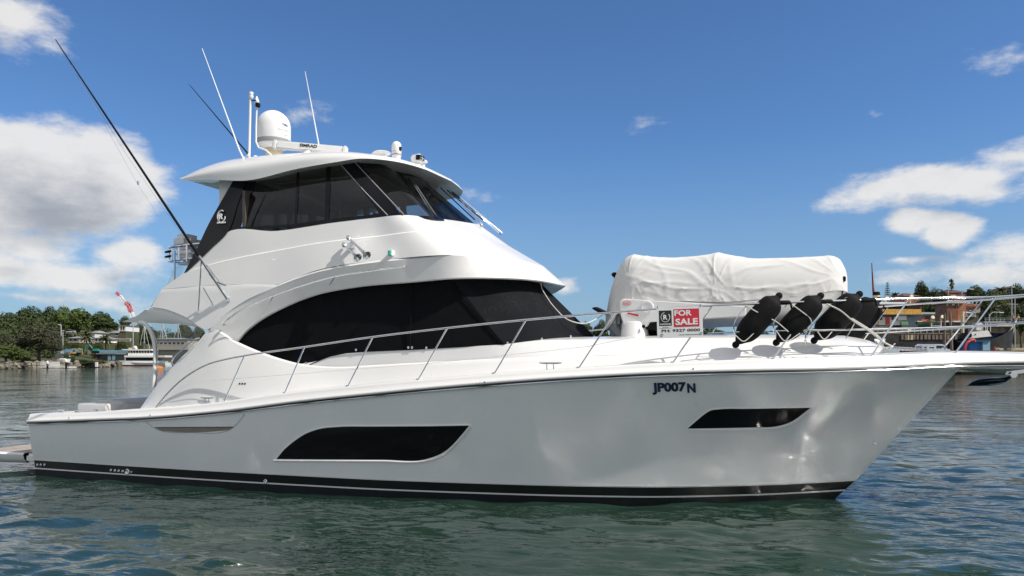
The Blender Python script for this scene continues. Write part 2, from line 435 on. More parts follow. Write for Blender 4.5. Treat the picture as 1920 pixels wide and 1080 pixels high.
# aft cabin bulkhead: dark glass doors between white posts
g.box((4.45, 0, 1.9), (.08, 3.9, 2.9)); yp(g, 'cabin_bulkhead', 'gel')
g = G().box((4.395, 0, 1.65), (.02, 2.6, 2.0), bev=.01); yp(g, 'sliding_door', 'black')
a0 = S(211, 757, 1.2); a1 = S(207, 752, 1.9)
zm = S(235, 749, -1.5).z; xm = S(209, 752, -1.5).x
g = G().box(((xm+4.35)/2, 0, (zm+.52)/2), (4.35-xm, 3.9, zm-.52), bev=.05); yp(g, 'mezzanine_seat', 'grey', sharp=50)
p = S(157, 762, -1.9); q = S(211, 757, -1.9)
g = G().box(((p.x+q.x)/2, -1.85, (q.z+.5)/2), (q.x-p.x, .42, q.z-.5), bev=.02); yp(g, 'bait_locker', 'gel')
g = G().box(((p.x+q.x)/2+.1, 1.75, .85), (.9, .5, .65), bev=.03); yp(g, 'tackle_locker', 'gel')
# ---- swim platform
g = G()
P0 = S(62, 848, -2.0)
zt = .60
def plat(x0, x1, z0, z1, hw0, hw1):
    rows = []
    for (o, z) in [(-.30, z0), (-.10, z0+.02), (-.02, (z0+z1)/2), (0, z1-.03), (-.03, z1)]:
        rows.append([Vector((x1, -(hw1+o), z)), Vector((x0+.5, -(hw0+.03+o), z)), Vector((x0+.12-o*.5, -(hw0-.12+o), z)), Vector((x0-o, -(hw0-.45), z)), Vector((x0-o-.03, 0, z))])
    rows = [spline(r, 5) for r in rows]; rows.append([Vector((v.x, 0, v.z)) for v in rows[-1]]); rows.insert(0, [Vector((v.x, 0, v.z)) for v in rows[0]])
    return rows
zp = S(62, 848, -2.0).z; zb = S(30, 868, -2.2).z
g.grid(plat(-1.75, -.42, max(zb-.08, .18), zp, 2.18, 2.18)); g.mirror()
yp(g, 'swim_platform', 'gel', 50)
g = G().box((-.2, 0, (zp+.2)/2), (.42, 4.3, zp-.2-.02), bev=.05); yp(g, 'platform_step', 'gel', 50)
g = G()
for i in range(22):
    y = -2.0+4.0*i/21; g.box((-.95, y, zp+.008), (1.4, .165, .014), bev=.003)
yp(g, 'teak_deck', 'teak')

# ---- aft wing and cabin side (lower)
trunkin = lambda x: .10+.36*min(1, max(0, (x-4.2)/3.0))-.26*min(1, max(0, (x-11.5)/1.5))
def GB(px, py): return SF(px, py, lambda x, z: -(bx(x)-trunkin(x)))
def y3(P): return [S(a, b, c) for a, b, c in P]
top = y3([(263, 765, -2.33), (297, 718.5, -2.30), (334, 676, -2.27), (371, 641, -2.24), (393, 618.5, -2.22), (441, 643, -2.2), (482, 661, -2.17), (519, 674, -2.14), (556, 684, -2.11), (593, 689, -2.09), (630, 690.7, -2.08), (704, 687, -2.07), (800, 682, -2.06), (940, 675, -2.02), (1100, 668, -1.88), (1230, 662.5, -1.84), (1325, 658, -1.74), (1480, 653, -1.32), (1590, 651, -.95)])
bot = [GB(a, b+1.5) for a, b in [(263, 767), (285, 765.5), (320, 763), (360, 759), (398, 754), (445, 748), (485, 742.5), (520, 738), (556, 733), (590, 730), (630, 726), (704, 719), (800, 710), (930, 700), (1090, 689), (1220, 681.5), (1325, 676.5), (1480, 671), (1600, 667.5)]]
g = G().loft([top, bot], 6, 5); g.mirror()
# bevelled shelf along the top edge
shelf = [p+Vector((0, .045, .030)) for p in top]
g.loft([shelf, top], 6, 1)
o = len(g.v)
g3 = G().loft([shelf, top], 6, 1); g3.mirror(); g.add(g3.v, g3.f)
cabin = yp(g, 'cabin_side', 'gel', 30)
CABV = BVHTree.FromPolygons([tuple(v) for v in g.v], g.f)
# upper trunk under the windows and round the foredeck
ut = y3([(556, 683.4, -2.03), (593, 677, -2.01), (615, 668.5, -2.0), (645, 662, -1.98), (704, 658, -1.98), (778, 655, -1.97), (860, 650.5, -1.95), (945, 645.5, -1.90), (1015, 638, -1.72), (1092, 637, -1.55), (1160, 636, -1.46), (1216, 635, -1.42), (1372, 634, -1.18), (1500, 636, -.85), (1590, 638.5, -.62)])
ub_ = y3([(556, 684, -2.06), (593, 688.4, -2.04), (617, 690, -2.03), (645, 690, -2.03), (704, 686.6, -2.02), (778, 682.8, -2.02), (860, 678.5, -2.0), (945, 674.4, -1.97), (1015, 671.5, -1.92), (1092, 668, -1.88), (1160, 665, -1.86), (1216, 662.5, -1.83), (1372, 656.5, -1.60), (1500, 652, -1.22), (1590, 651, -.92)])
g = G().loft([ut, ub_], 6, 4, False)
# crowned top, inwards to the centreline
ins = [Vector((p.x, p.y*.72, p.z+.045)) for p in ut]; cen = [Vector((p.x, 0, p.z+.10)) for p in ut]
g.loft([cen, ins, ut], 6, 3, True)
# nose of the trunk down to the foredeck
e0 = [ut[-1], ub_[-1], bot[-1]]
nose = [Vector((e0[0].x, 0, e0[0].z+.10)), ins[-1], ut[-1]]
n2 = [S(1632, 642, -.02)+Vector((0, 0, .02)), S(1632, 643, -.42), S(1632, 645, -.60)]
n3 = [S(1656, 652, 0), S(1656, 653, -.42), S(1652, 656, -.72)]
n4 = [Vector((15.9, 0, zgun(15.9)+.03)), Vector((15.9, -.5, zgun(15.9)+.02)), Vector((15.75, -.95, zgun(15.7)))]
g.loft([nose, n2, n3, n4], 4, 4, True)
g.loft([[ut[-1], n2[-1], n3[-1], n4[-1]], [ub_[-1], S(1625, 655, -.82), S(1648, 661, -.85), n4[-1]+Vector((0, -.05, 0))], [bot[-1], S(1630, 667, -1.0), S(1652, 666.5, -.95), n4[-1]+Vector((0, -.1, -.02))]], 4, 2)
g.mirror()
yp(g, 'coachroof', 'gel', 35)

# ---- saloon window and mesh-covered windscreen
wb = y3([(441.5, 642.8, -2.06), (482, 661, -2.05), (519, 674, -2.04), (545, 681, -2.03), (578, 684.6, -2.02), (600, 674.5, -2.0), (620, 667, -1.99), (650, 661, -1.98), (704, 657.5, -1.975), (778, 654.5, -1.965), (860, 650, -1.94), (945, 645, -1.89)])
wt = y3([(441, 641.5, -2.06), (466, 610, -2.03), (488, 594, -2.0), (510, 580, -1.98), (540, 562, -1.96), (565, 550, -1.94), (590, 540, -1.93), (630, 528, -1.91), (686, 519, -1.89), (755, 512, -1.87), (800, 509, -1.84), (836, 508, -1.80)])
g = G().loft([wt, wb], 5, 6); g.mirror()
glass_side = yp(g, 'saloon_window', 'mesh', 40)
fb = y3([(945, 645, -1.89), (1015, 636.5, -1.5), (1072, 631.5, -.85), (1113, 628.5, 0)])
ft = y3([(836, 508, -1.80), (900, 511, -1.5), (958, 515, -.9), (1004, 521, 0)])
g = G().loft([ft, fb], 8, 8); g.mirror()
yp(g, 'windscreen_cover', 'mesh2', 50)
# cover seams and snap fasteners
g = G()
g.tube([S(836, 516, -1.83), S(862, 550, -1.86), S(905, 598, -1.885), S(945, 645, -1.91)], .010, 5)
g.tube([S(771, 522, -1.93), S(770, 590, -1.965), S(769, 655, -1.99)], .012, 5)
g.tube([S(441, 643, -2.075), S(482, 661.5, -2.065), S(519, 674.6, -2.055), S(545, 681.6, -2.045), S(578, 685.2, -2.035), S(600, 675, -2.015), S(620, 667.5, -2.005), S(650, 661.5, -1.995), S(704, 658, -1.99), S(778, 655, -1.98), S(860, 650.5, -1.955), S(945, 645.5, -1.905), S(1015, 637, -1.51), S(1072, 632, -.86)], .009, 5)
yp(g, 'cover_hem', 'mesh')
for (a, b, y) in [(505, 666, -2.075), (574, 681, -2.045), (668, 656, -2.0), (766, 651.5, -1.99), (773, 651.5, -1.99), (800, 652, -1.975), (952, 643, -1.87), (1016, 635.2, -1.52), (1070, 630.5, -.9)]:
    yp(G().lathe(S(a, b, y), [(.022, 0), (.022, .012), (.012, .02), (0, .022)], 8, (0, -1, 0)), 'snap_fastener', 'steel')
# recess of white moulding behind the glass (closes gaps)
g = G().loft([[p+Vector((0, .06, .1)) for p in wt], [p+Vector((0, .06, 0)) for p in wb]], 4, 1); g.mirror()
yp(g, 'cabin_core', 'interior')

# ---- flybridge body
T_ = y3([(345, 511, -1.97), (385, 474, -1.93), (423, 437, -1.89), (519, 433, -1.86), (630, 417, -1.83), (694, 409.5, -1.805), (757, 403.3, -1.78), (808, 408, -1.32), (850, 413.3, -.72), (897, 420.5, 0)])
L2 = y3([(345, 512, -1.98), (395, 495, -1.97), (445, 483, -1.96), (519, 469, -1.94), (610, 453, -1.92), (705, 442.5, -1.885), (800, 433, -1.85), (862, 441, -1.4), (915, 451, -.74), (954, 461, 0)])
Mm = y3([(302, 542.5, -2.05), (371, 536.5, -2.08), (445, 533.2, -2.1), (519, 533.8, -2.1), (593, 507, -2.1), (722, 487.3, -2.065), (860, 478.3, -2.0), (928, 484, -1.5), (985, 491, -.78), (1019, 499, 0)])
g = G()
g.loft([T_, L2], 8, 4)
# a slight step at the style line
L2b = [p+Vector((0, -.036, -.022))*min(1, max(0, (-p.y-1.2)/.6)) for p in L2]
g.loft([L2, L2b], 8, 1); g.loft([L2b, Mm], 8, 6)
FBV = BVHTree.FromPolygons([tuple(v) for v in g.v], g.f)
g.mirror(); yp(g, 'flybridge_side', 'gel', 26)
def fb_at(px, py, off=0.0):
    h = FBV.ray_cast(Vector((CX, CY, EYE)), Vector(ray_local(px, py)).normalized())
    return h[0]+Vector((0, -off, 0))
# arch band above the saloon window, turning into the visor
O_ = y3([(393, 618.5, -2.24), (421, 590, -2.2), (452, 567, -2.16), (519, 537, -2.13), (593, 511, -2.13), (667, 497, -2.12), (770, 485.5, -2.08), (860, 479, -2.01), (928, 484, -1.51), (985, 491, -.79), (1019, 499, 0)])
A_ = y3([(441, 643.5, -2.12), (457, 624, -2.1), (482, 603, -2.08), (530, 576, -2.06), (590, 552, -2.05), (665, 537, -2.05), (771, 527.5, -2.05), (848, 521, -2.04), (942, 521, -1.68), (1003, 525, -.98), (1061, 536, 0)])
g = G()
g.loft([[p+Vector((0, .045, .042)) for p in O_[:6]]+[p+Vector((0, .03, .028)) for p in O_[6:7]]+[p+Vector((0, .01, .01)) for p in O_[7:8]]+[p for p in O_[8:]], O_], 7, 1)
g.loft([O_, A_], 7, 7)
# rounded lip and soffit behind it
A2 = [p+Vector((-.02 if abs(p.y) < 1.9 else 0, .03 if p.y < -.1 else 0, -.02)) for p in A_]
A3 = [Vector((p.x-(.10 if abs(p.y) < 1.9 else 0), p.y*.93, p.z+.02)) for p in A_]
A4 = [Vector((p.x-(.55 if abs(p.y) < 1.9 else 0), p.y*.60, p.z+.06)) for p in A_]
A5 = [Vector((min(p.x-.6, 9.6), 0, p.z+.06)) for p in A_]
g.loft([A_, A2, A3, A4, A5], 7, 1)
g.mirror(); yp(g, 'visor', 'gel', 30)
# aft lower quarter and its overhanging cockpit roof
q1 = y3([(302, 545, -2.06), (340, 541, -2.07), (371, 539, -2.09), (410, 537.2, -2.1), (445, 536, -2.11), (480, 536.4, -2.12), (519, 537.6, -2.12)])
q2 = y3([(284, 575.5, -2.10), (311, 580, -2.13), (347, 594, -2.17), (391, 617, -2.23), (423, 589, -2.2), (463, 562, -2.16), (519, 538, -2.125)])
g = G().loft([q1, q2], 6, 6); 
g.loft([[Vector((p.x, p.y+.014, p.z+.032)) for p in q1], q1], 6, 1)
g.mirror()
g.grid([[Vector((q1[0].x, q1[0].y*(1-2*i/10), q1[0].z)) for i in range(11)], [Vector((q2[0].x-.03, q2[0].y*(1-2*i/10), q2[0].z)) for i in range(11)]])
yp(g, 'flybridge_quarter', 'gel', 30)
c1 = y3([(281, 577, -2.06), (292, 576.5, -2.08), (313, 580.5, -2.10), (347, 594, -2.13), (391, 616.5, -2.20)])
c1b = y3([(257, 592, -2.0), (275, 593, -2.04), (300, 597, -2.08), (339, 604, -2.12), (391, 617.5, -2.20)])
c2 = y3([(228.5, 603.5, -1.88), (256, 604.5, -1.96), (290, 605, -2.02), (336, 608, -2.08), (391, 618, -2.18)])
c3 = [Vector((p.x+.05, p.y*.90, p.z+.0)) for p in c2]; c4 = [Vector((p.x, 0, p.z+.03)) for p in c3]
g = G().loft([[Vector((p.x+.25, p.y*.9, p.z+.02)) for p in c1], c1, c1b, c2], 6, 3, True); g.loft([c2, c3, c4], 6, 2)
g.mirror()
ca, cb, cc = c1[0], c1b[0], c2[0]
g.grid([[Vector((p.x, p.y*(1-2*i/10), p.z+.02*math.sin(math.pi*i/10))) for i in range(11)] for p in [Vector((ca.x+.25, ca.y*.9, ca.z+.02)), ca, cb, cc, Vector((cc.x+.05, cc.y*.9, cc.z))]])
yp(g, 'cockpit_roof', 'gel', 35)
# flybridge deck
g = G().grid([[Vector((x, y, 3.93)) for x in (3.6, 5, 7, 8.8)] for y in (-1.95, 0, 1.95)]); yp(g, 'flybridge_floor', 'interior')

# ---- enclosed flybridge glazing: loft of columns, opaque frame strips and panes
cols = [((427, 434.5, -1.885), (461, 338, -1.62)), ((450, 431, -1.875), (483, 334, -1.615)), ((551, 426.4, -1.85), (557, 317, -1.585)), ((556, 425.8, -1.85), (562, 316, -1.585)),
        ((608, 418, -1.838), (612, 307, -1.57)), ((616, 417, -1.835), (621, 305.5, -1.565)), ((717, 406.5, -1.79), (634, 303, -1.56)), ((727, 405, -1.785), (645, 302, -1.55)), ((752, 403, -1.78), (668, 301, -1.54)), ((759, 403.4, -1.76), (676, 302, -1.52)),
        ((846, 411.6, -.76), (738, 316, -.66)), ((855, 412.8, -.64), (747, 318, -.56)), ((897, 419, 0), (783, 325, 0))]
cb_ = [S(*c[0]) for c in cols]; ct_ = [S(*c[1]) for c in cols]
for p in ct_[:9]: p.z += .03
for p in ct_[9:]: p.z -= .04
for p in cb_[9:]: p.z -= .07
def curve_between(P, i, j, k):
    if i == 9 and j == 10:   # swept corner of the windscreen
        a, b = P[9], P[10]; m_ = a.lerp(b, .55)+Vector((.17, -.17, 0)); return spline([a, m_, b], k)
    if i == 11: 
        a, b = P[11], P[12]; m_ = a.lerp(b, .5)+Vector((.05, 0, 0)); return spline([a, m_, b], k)
    return spline([P[i], P[j]], k)
def pane_grid(i, j, v0, v1, inset=0.0, k=8):
    B = curve_between(cb_, i, j, k); T2 = curve_between(ct_, i, j, k)
    def at(q, v):
        p = B[q].lerp(T2[q], v); return p+Vector((0, inset, 0))
    n_ = 6
    return [[at(q, v0+(v1-v0)*r/n_) for q in range(len(B))] for r in range(n_+1)]
fr = G()
for i, j in [(0, 1), (2, 3), (4, 5), (6, 7), (7, 8), (8, 9), (10, 11)]: fr.grid(pane_grid(i, j, 0, 1, 0, 2))
for i, j in [(1, 2), (3, 4), (5, 6), (9, 10), (11, 12)]:
    fr.grid(pane_grid(i, j, 0, .055)); fr.grid(pane_grid(i, j, .93, 1.0))
fr.mirror()
yp(fr, 'window_frame', 'black', 30)
for i, j in [(1, 2), (3, 4), (5, 6), (9, 10), (11, 12)]:
    for s_ in (1, -1):
        gp = G().grid(pane_grid(i, j, .045, .94, .012 if i < 9 else .02))
        if s_ < 0: gp.v = [Vector((v.x, -v.y, v.z)) for v in gp.v]
        if i in (9, 11): nm = 'windscreen_pane'
        else: nm = 'side_window'
        yp(gp, nm, 'tint')
# bright trim along the A pillar
g = G(); g.tube([S(635, 304, -1.575), S(680, 355, -1.68), S(727, 404, -1.80)], .009, 5); g.tube([S(664, 303, -1.56), S(711, 353, -1.67), S(757, 402, -1.80)], .009, 5); 
for q_ in (0, 1):
    h_ = G(); n_ = len(g.v)//2; h_.v = g.v[q_*n_:(q_+1)*n_]; h_.f = [tuple(i-q_*n_ for i in f) for f in g.f if min(f) >= q_*n_ and max(f) < (q_+1)*n_]
    pair(h_, 'pillar_trim', 'lgrey', yacht)
# black aft wing
g = G().loft([y3([(438, 337, -1.66), (412, 382, -1.76), (390, 422, -1.85), (371, 462, -1.92), (345, 512, -2.0)]), y3([(463, 337, -1.64), (446, 382, -1.76), (427, 435, -1.9), (398, 463, -1.94), (346, 513, -2.0)])], 6, 3)
gi = [Vector((v.x, v.y+.10, v.z)) for v in g.v]; gf = [tuple(reversed(f)) for f in g.f]; g.add(gi, gf)
g.loft([y3([(438, 337, -1.66), (412, 382, -1.76), (390, 422, -1.85), (371, 462, -1.92), (345, 512, -2.0)]), [p+Vector((0, .10, 0)) for p in y3([(438, 337, -1.66), (412, 382, -1.76), (390, 422, -1.85), (371, 462, -1.92), (345, 512, -2.0)])]], 6, 1)
wing = pair(g, 'pillar_wing', 'black', yacht, 30)[0]
g = G()
pc = S(416, 406, -1.83)
ring = [pc+Vector((math.cos(a)*.085*(1 if True else 1), -.012-.0*a, math.sin(a)*.115)) for a in [R(60)+R(300)*i/20 for i in range(21)]]
g.tube(ring, [.010+.008*math.sin(math.pi*i/20) for i in range(21)], 5)
put_text(g, 'R', pc+Vector((0, -.02, 0)), (1, 0, 0), (0, .2, 1), .09, .03, .01, tall=.12)
put_text(g, 'RIVIERA', S(416, 417.5, -1.87)+Vector((0, -.012, 0)), (1, 0, 0), (0, .2, 1), .20, .02, .01, tall=.036)
yp(g, 'pillar_emblem', 'white', parent=wing)
wing_children_fix = True
g = G().box((0, 0, 0), (.30, .08, 1.4)); g = G().slab([S(411, 335, -1.5), S(440, 335, -1.5), S(425, 375, -1.56), S(411, 392, -1.58)], (0, .10, 0)); pair(g, 'roof_support', 'gel', yacht)
# ---- interior seen through the glass
g = G()
g.slab([(8.05, -1.5, 4.75), (8.75, -.9, 4.85), (8.75, .9, 4.85), (8.05, 1.5, 4.75)], (0, 0, .08)); yp(g, 'dashboard', 'interior')
for yy in (-.75, .55):
    g = G().box((6.7, yy, 4.75), (.55, .6, .2), bev=.06); g.box((6.42, yy, 5.15), (.16, .56, .75), None, bev=.06); g.lathe((6.7, yy, 3.95), [(.2, 0), (.08, .05), (.07, .7)], 12); yp(g, 'helm_seat', 'interior', 50)
for (x, y) in [(5.55, 1.62), (6.5, 1.6)]:
    g = G().box((x, y, 5.2), (.12, .08, 1.6)); yp(g, 'window_post', 'beige')
g = G().box((4.80, 0, 4.22), (.06, 3.5, .66)); g.box((4.80, 0, 5.76), (.06, 3.2, .26))
for ya, yb in ((-1.86, -1.35), (-.42, -.28), (.50, .64), (1.35, 1.86)): g.box((4.80, (ya+yb)/2, 5.09), (.058, yb-ya, 1.08))
yp(g, 'aft_bulkhead', 'interior')
for ya, yb in ((-1.35, -.42), (-.28, .50), (.64, 1.35)): yp(G().box((4.80, (ya+yb)/2, 5.09), (.012, yb-ya-.004, 1.07)), 'aft_window', 'clear')
g = G().box((5.7, 1.35, 4.35), (2.0, .6, .35), bev=.08); yp(g, 'lounge', 'beige')
g = G().box((6.25, 0, 5.86), (2.2, 2.7, .03)); yp(g, 'ceiling_lining', 'beige')

# ---- hardtop
rim = y3([(337, 338, -1.62), (372, 337.5, -1.74), (410, 337.5, -1.83), (461, 338.5, -1.9), (557, 316.5, -1.93), (635, 303, -1.93), (675, 297.3, -1.89), (726, 300.5, -1.68), (794, 316.5, -1.02), (825, 330, -.52), (847, 340, 0)])
rm2 = y3([(337.5, 336, -1.62), (372, 328, -1.74), (410, 320, -1.82), (461, 313, -1.88), (557, 300, -1.91), (635, 294, -1.90), (675, 293.5, -1.86), (726, 297.7, -1.66), (794, 314, -1.0), (825, 327.5, -.51), (846.5, 337.7, 0)])
sh = y3([(341, 333.5, -1.5), (375, 317, -1.56), (413, 305.5, -1.6), (461, 297.5, -1.62), (550, 288, -1.62), (628, 284, -1.6), (668, 286, -1.57), (720, 293, -1.40), (785, 309.5, -.88), (817, 323.5, -.46), (841, 334.5, 0)])
cz = [Vector((sh[i].x-(.0), 0, sh[i].z+(.02, .06, .08, .10, .11, .11, .11, .10, .06, .02, .0)[i])) for i in range(11)]
cz[8].x -= .1; cz[9].x -= .25; cz[10] = Vector((sh[10].x-.05, 0, sh[10].z))
cz[9] = cz[8].lerp(cz[10], .5)+Vector((0, 0, .02))
g = G().loft([rim, rm2, sh, cz], 6, 5, True)
und = [Vector((p.x-(.0 if i < 7 else .03), p.y*.97, p.z+.012)) for i, p in enumerate(rim)]
und2 = [Vector((min(p.x, 8.1)-(0 if i < 7 else .1), p.y*.85, p.z+.05)) for i, p in enumerate(rim)]
und3 = [Vector((min(p.x, 8.0), 0, p.z+.07)) for p in rim]
g.loft([rim, und, und2, und3], 6, 2); g.mirror()
hardtop = yp(g, 'hardtop', 'gel', 32)
TOPB = BVHTree.FromPolygons([tuple(v) for v in g.v], g.f)
def top_at(px, py):
    a, b, c = ray_local(px, py); h = TOPB.ray_cast(Vector((CX, CY, EYE)), Vector((a, b, c)).normalized()); return h[0]
def hull_at(px, py, off=0.0):
    a, b, c = ray_local(px, py); d = Vector((a, b, c)).normalized(); h = HULL.ray_cast(Vector((CX, CY, EYE)), d)
    if h[0] is None: raise RuntimeError('miss hull %s %s' % (px, py))
    n = h[1]; n = n if n.y < 0 else -n
    return h[0]+n*off

# ================================================================== HULL FITTINGS
def hull_panel(topc, botc, off, k=6, kc=6):
    """panel on the topsides; corresponding photo points along its top and bottom edge"""
    A = spline([Vector((a, b, 0)) for a, b in topc], k); B = spline([Vector((a, b, 0)) for a, b in botc], k)
    return G().grid([[hull_at(A[i].lerp(B[i], j/kc).x, A[i].lerp(B[i], j/kc).y, off) for i in range(len(A))] for j in range(kc+1)])
def hull_line(P, off, r, k=5, n=6): return G().tube([hull_at(p.x, p.y, off) for p in spline([Vector((a, b, 0)) for a, b in P], k)], r, n)
wa = [(518, 860), (533, 842), (552, 826), (574, 812), (600, 803), (632, 799.5), (700, 798.6), (790, 798), (882, 796.5)]
wbm = [(519, 860.6), (545, 860.8), (575, 861), (610, 861.2), (660, 861.5), (720, 861.8), (797, 861.2), (828, 850), (882, 797)]
hw = yp(hull_panel(wa, wbm, .006), 'hull_window', 'black')
g = hull_line(wa, .008, .012); yp(g, 'window_rim', 'gel', parent=hw)
g = hull_line([(514, 863), (560, 863.6), (620, 864), (720, 864.6), (797, 864), (820, 857.5), (840, 845.5), (862, 823), (883, 798)], .008, .020); yp(g, 'window_sill', 'gel', parent=hw)
pr = [hull_at(812+15*math.cos(a), 830+16.5*math.sin(a), .012) for a in [2*math.pi*i/24 for i in range(25)]]
yp(G().tube(pr, .007, 6, caps=False), 'porthole_ring', 'rubber', parent=hw)
yp(hull_line([(811.5, 799), (811.5, 812)], .010, .003), 'window_seam', 'rubber', parent=hw)
wa = [(1289, 803), (1306, 788), (1322, 775), (1331, 769.5), (1345, 767.6), (1400, 766.3), (1460, 765.2), (1519, 764)]
wbm = [(1290, 803.5), (1320, 803.2), (1350, 802.6), (1385, 801.8), (1420, 801), (1455, 799.3), (1480, 792), (1519, 764.6)]
hw2 = yp(hull_panel(wa, wbm, .006), 'hull_window', 'black')
yp(hull_line([(1287, 805), (1350, 804.8), (1420, 803.5), (1458, 801.5), (1485, 792.5), (1521, 765)], .008, .014), 'window_sill', 'gel', parent=hw2)
yp(hull_line([(1288, 803), (1306, 787.4), (1322, 774.4), (1332, 768.6), (1345, 766.6), (1400, 765.4), (1520, 763)], .008, .007), 'window_rim', 'gel', parent=hw2)
# moulded recess aft
rc = [(273, 789.5), (281, 796.5), (290, 802.5), (303, 808), (318, 810.6), (360, 811), (415, 810.6), (431, 806), (443, 796), (452, 786), (459, 776)]
yp(hull_line(rc, .001, .006), 'recess_edge', 'lgrey')
yp(hull_panel([(291, 801.6), (330, 801.4), (380, 801.2), (438, 800.8)], [(303, 808), (330, 810), (380, 810.2), (428, 806.5)], .004), 'vent_slot', 'tan')
yp(hull_line([(291, 801.4), (330, 801.1), (380, 800.9), (438, 800.5)], .006, .006), 'vent_lip', 'blackpaint')
# registration letters
def on_hull(p, off=.008):
    h = HULL.ray_cast(Vector((p.x, -9, p.z)), Vector((0, 1, 0)))
    return Vector((h[0].x, h[0].y-off, h[0].z)) if h[0] is not None else p
pa, pb = hull_at(1223, 729), hull_at(1306, 727); pc_ = (pa+pb)/2
g = G(); rt = (pb-pa).normalized(); RW = (pb-pa).length
def reg(g, w_, tall, off, bold, dx=0, dz=0):
    put_text(g, 'JP007', pc_-rt*RW*.115+Vector((dx, 0, dz)), rt, (0, 0, 1), w_, bold, .004, lambda p: on_hull(p, off), tall)
    put_text(g, 'N', pc_+rt*RW*.385+Vector((dx, 0, -.003+dz)), rt, (0, 0, 1), w_*.24, bold, .004, lambda p: on_hull(p, off), tall*.78)
reg(g, RW*.77, .19, .010, .045); yp(g, 'registration_number', 'black_print')
g = G(); reg(g, RW*.75, .165, .016, .0, .004, .004); yp(g, 'registration_fill', 'navy')
# chain-locker drain, thruster and exhaust outlets along the boot stripe
def ring_on(px, py, r, tr_, name='skin_fitting', n=14, m='steel', flat=0.0):
    c = hull_at(px, py, .004) if not flat else None
    if c is None:
        c = SF(px, py, lambda x, z: -(b3(x)*(1+(.06+.14*x/15.8)*(z-.30))+.006))
    g = G().lathe(c, [(r-tr_, 0), (r, .004), (r, .010), (r-tr_*.6, .018), (r-tr_, .010), (r-tr_, -.01)], n, (0, -1, 0)); yp(g, name, m)
ring_on(1638.5, 830, .035, .015)
for px in (70.5, 77, 84): ring_on(px, 871.5, .028, .012, flat=1)
for px in (208.5, 216, 223, 230.5): ring_on(px, 881.5+(px-208)*.09, .028, .012, flat=1)
ring_on(239, 884.5, .058, .016, 'exhaust_outlet', 18, flat=1); ring_on(247, 885, .022, .01, flat=1)
ring_on(498, 902.5, .040, .014, 'thruster_outlet', 16, flat=1)
for (a, b) in [(130, 783), (282, 778), (909, 716), (1300, 691)]:
    p = S(a, b, -(bx(S(a, b, -2.5).x)+.012)); yp(G().lathe(p, [(.014, 0), (.014, .010), (0, .016)], 8, (0, -1, 0)), 'rail_bolt', 'steel')

# ---- cleats
def cleat(px0, px1, py, foot, y):
    p, q = S(px0, py, y), S(px1, py, y); c = (p+q)/2; L_ = (q-p).length
    zb = S((px0+px1)/2, foot, y).z; c.z = max(c.z, zb+.05)
    g = G().tube([Vector((c.x-L_/2, y, c.z+.005)), Vector((c.x-L_*.3, y, c.z)), Vector((c.x+L_*.3, y, c.z)), Vector((c.x+L_/2, y, c.z+.005))], [.008, .015, .015, .008], 8)
    for s_ in (-1, 1): g.tube([Vector((c.x+s_*L_*.15, y, zb-.02)), Vector((c.x+s_*L_*.15, y, c.z))], .013, 8)
    yp(g, 'cleat', 'steel')
def gy(px, py, ins=.12): return SF(px, py, lambda x, z: -(bx(x)-ins)).y
cleat(376, 401, 746, 753, gy(388, 750)); cleat(1011, 1053, 681, 691, gy(1030, 690)); cleat(108, 121, 768.5, 773, -2.15); cleat(139, 152, 769.5, 774, -2.2)
g = G().lathe(S(180, 768, -2.1), [(.04, -.02), (.05, .0), (.03, .012), (0, .014)], 12); yp(g, 'rod_holder', 'steel')
for px in (449.5, 454.5, 459.5):
    h = CABV.ray_cast(Vector((CX, CY, EYE)), Vector(ray_local(px, 719.5)).normalized()); yp(G().lathe(h[0], [(.017, -.02), (.017, .008), (.009, .012), (0, .010)], 10, (0, -1, 0)), 'vent_plug', 'rubber')

# ---- bow rail
def RY(px, py, lean=.10): return SF(px, py, lambda x, z: -(bx(x)-lean))
rl = [(293, 763.5), (312, 740), (334, 718), (361, 698), (390, 683), (424, 673.5), (458, 667), (571, 650.5), (699, 631.6), (838, 615), (986, 599.5), (1153, 585.5), (1310, 574.3), (1450, 568.2), (1525, 565.6), (1606, 563), (1704, 559.6), (1800, 558.2), (1868, 556.5), (1920, 553), (1965, 549)]
railP = [RY(a, b, .09) for a, b in rl]
near = spline(railP, 5)
pul = spline([near[-1], near[-1]+Vector((.25, .10, 0)), Vector((near[-1].x+.42, 0, near[-1].z+.01))], 6)
path = near+pul[1:]; path = path+[Vector((v.x, -v.y, v.z)) for v in reversed(path[:-1])]
yp(G().tube(path, .0175, 10), 'bow_rail', 'steel')
ml = [(1327, 625.2), (1390, 622.6), (1477, 620.2), (1560, 618.6), (1660, 616.8), (1745, 614.6), (1813, 611.6), (1870, 608.6), (1920, 605), (1960, 603)]
near = spline([RY(a, b, .11) for a, b in ml], 5)
pul = spline([near[-1], near[-1]+Vector((.22, .12, 0)), Vector((near[-1].x+.36, 0, near[-1].z+.01))], 6)
path = near+pul[1:]; path = path+[Vector((v.x, -v.y, v.z)) for v in reversed(path[:-1])]
yp(G().tube(path, .0135, 8), 'mid_rail', 'steel')
st_px = [((458, 668), (421, 749)), ((571, 651), (533, 736)), ((699, 632), (651.5, 723)), ((838, 616), (783, 711)), ((986, 600), (926, 699)), ((1153, 586), (1084, 688.5)), ((1335, 573), (1260, 679)), ((1525, 566), (1447.5, 672)), ((1704, 560), (1632, 667.5)), ((1868, 557), (1789, 661))]
RAILST = []
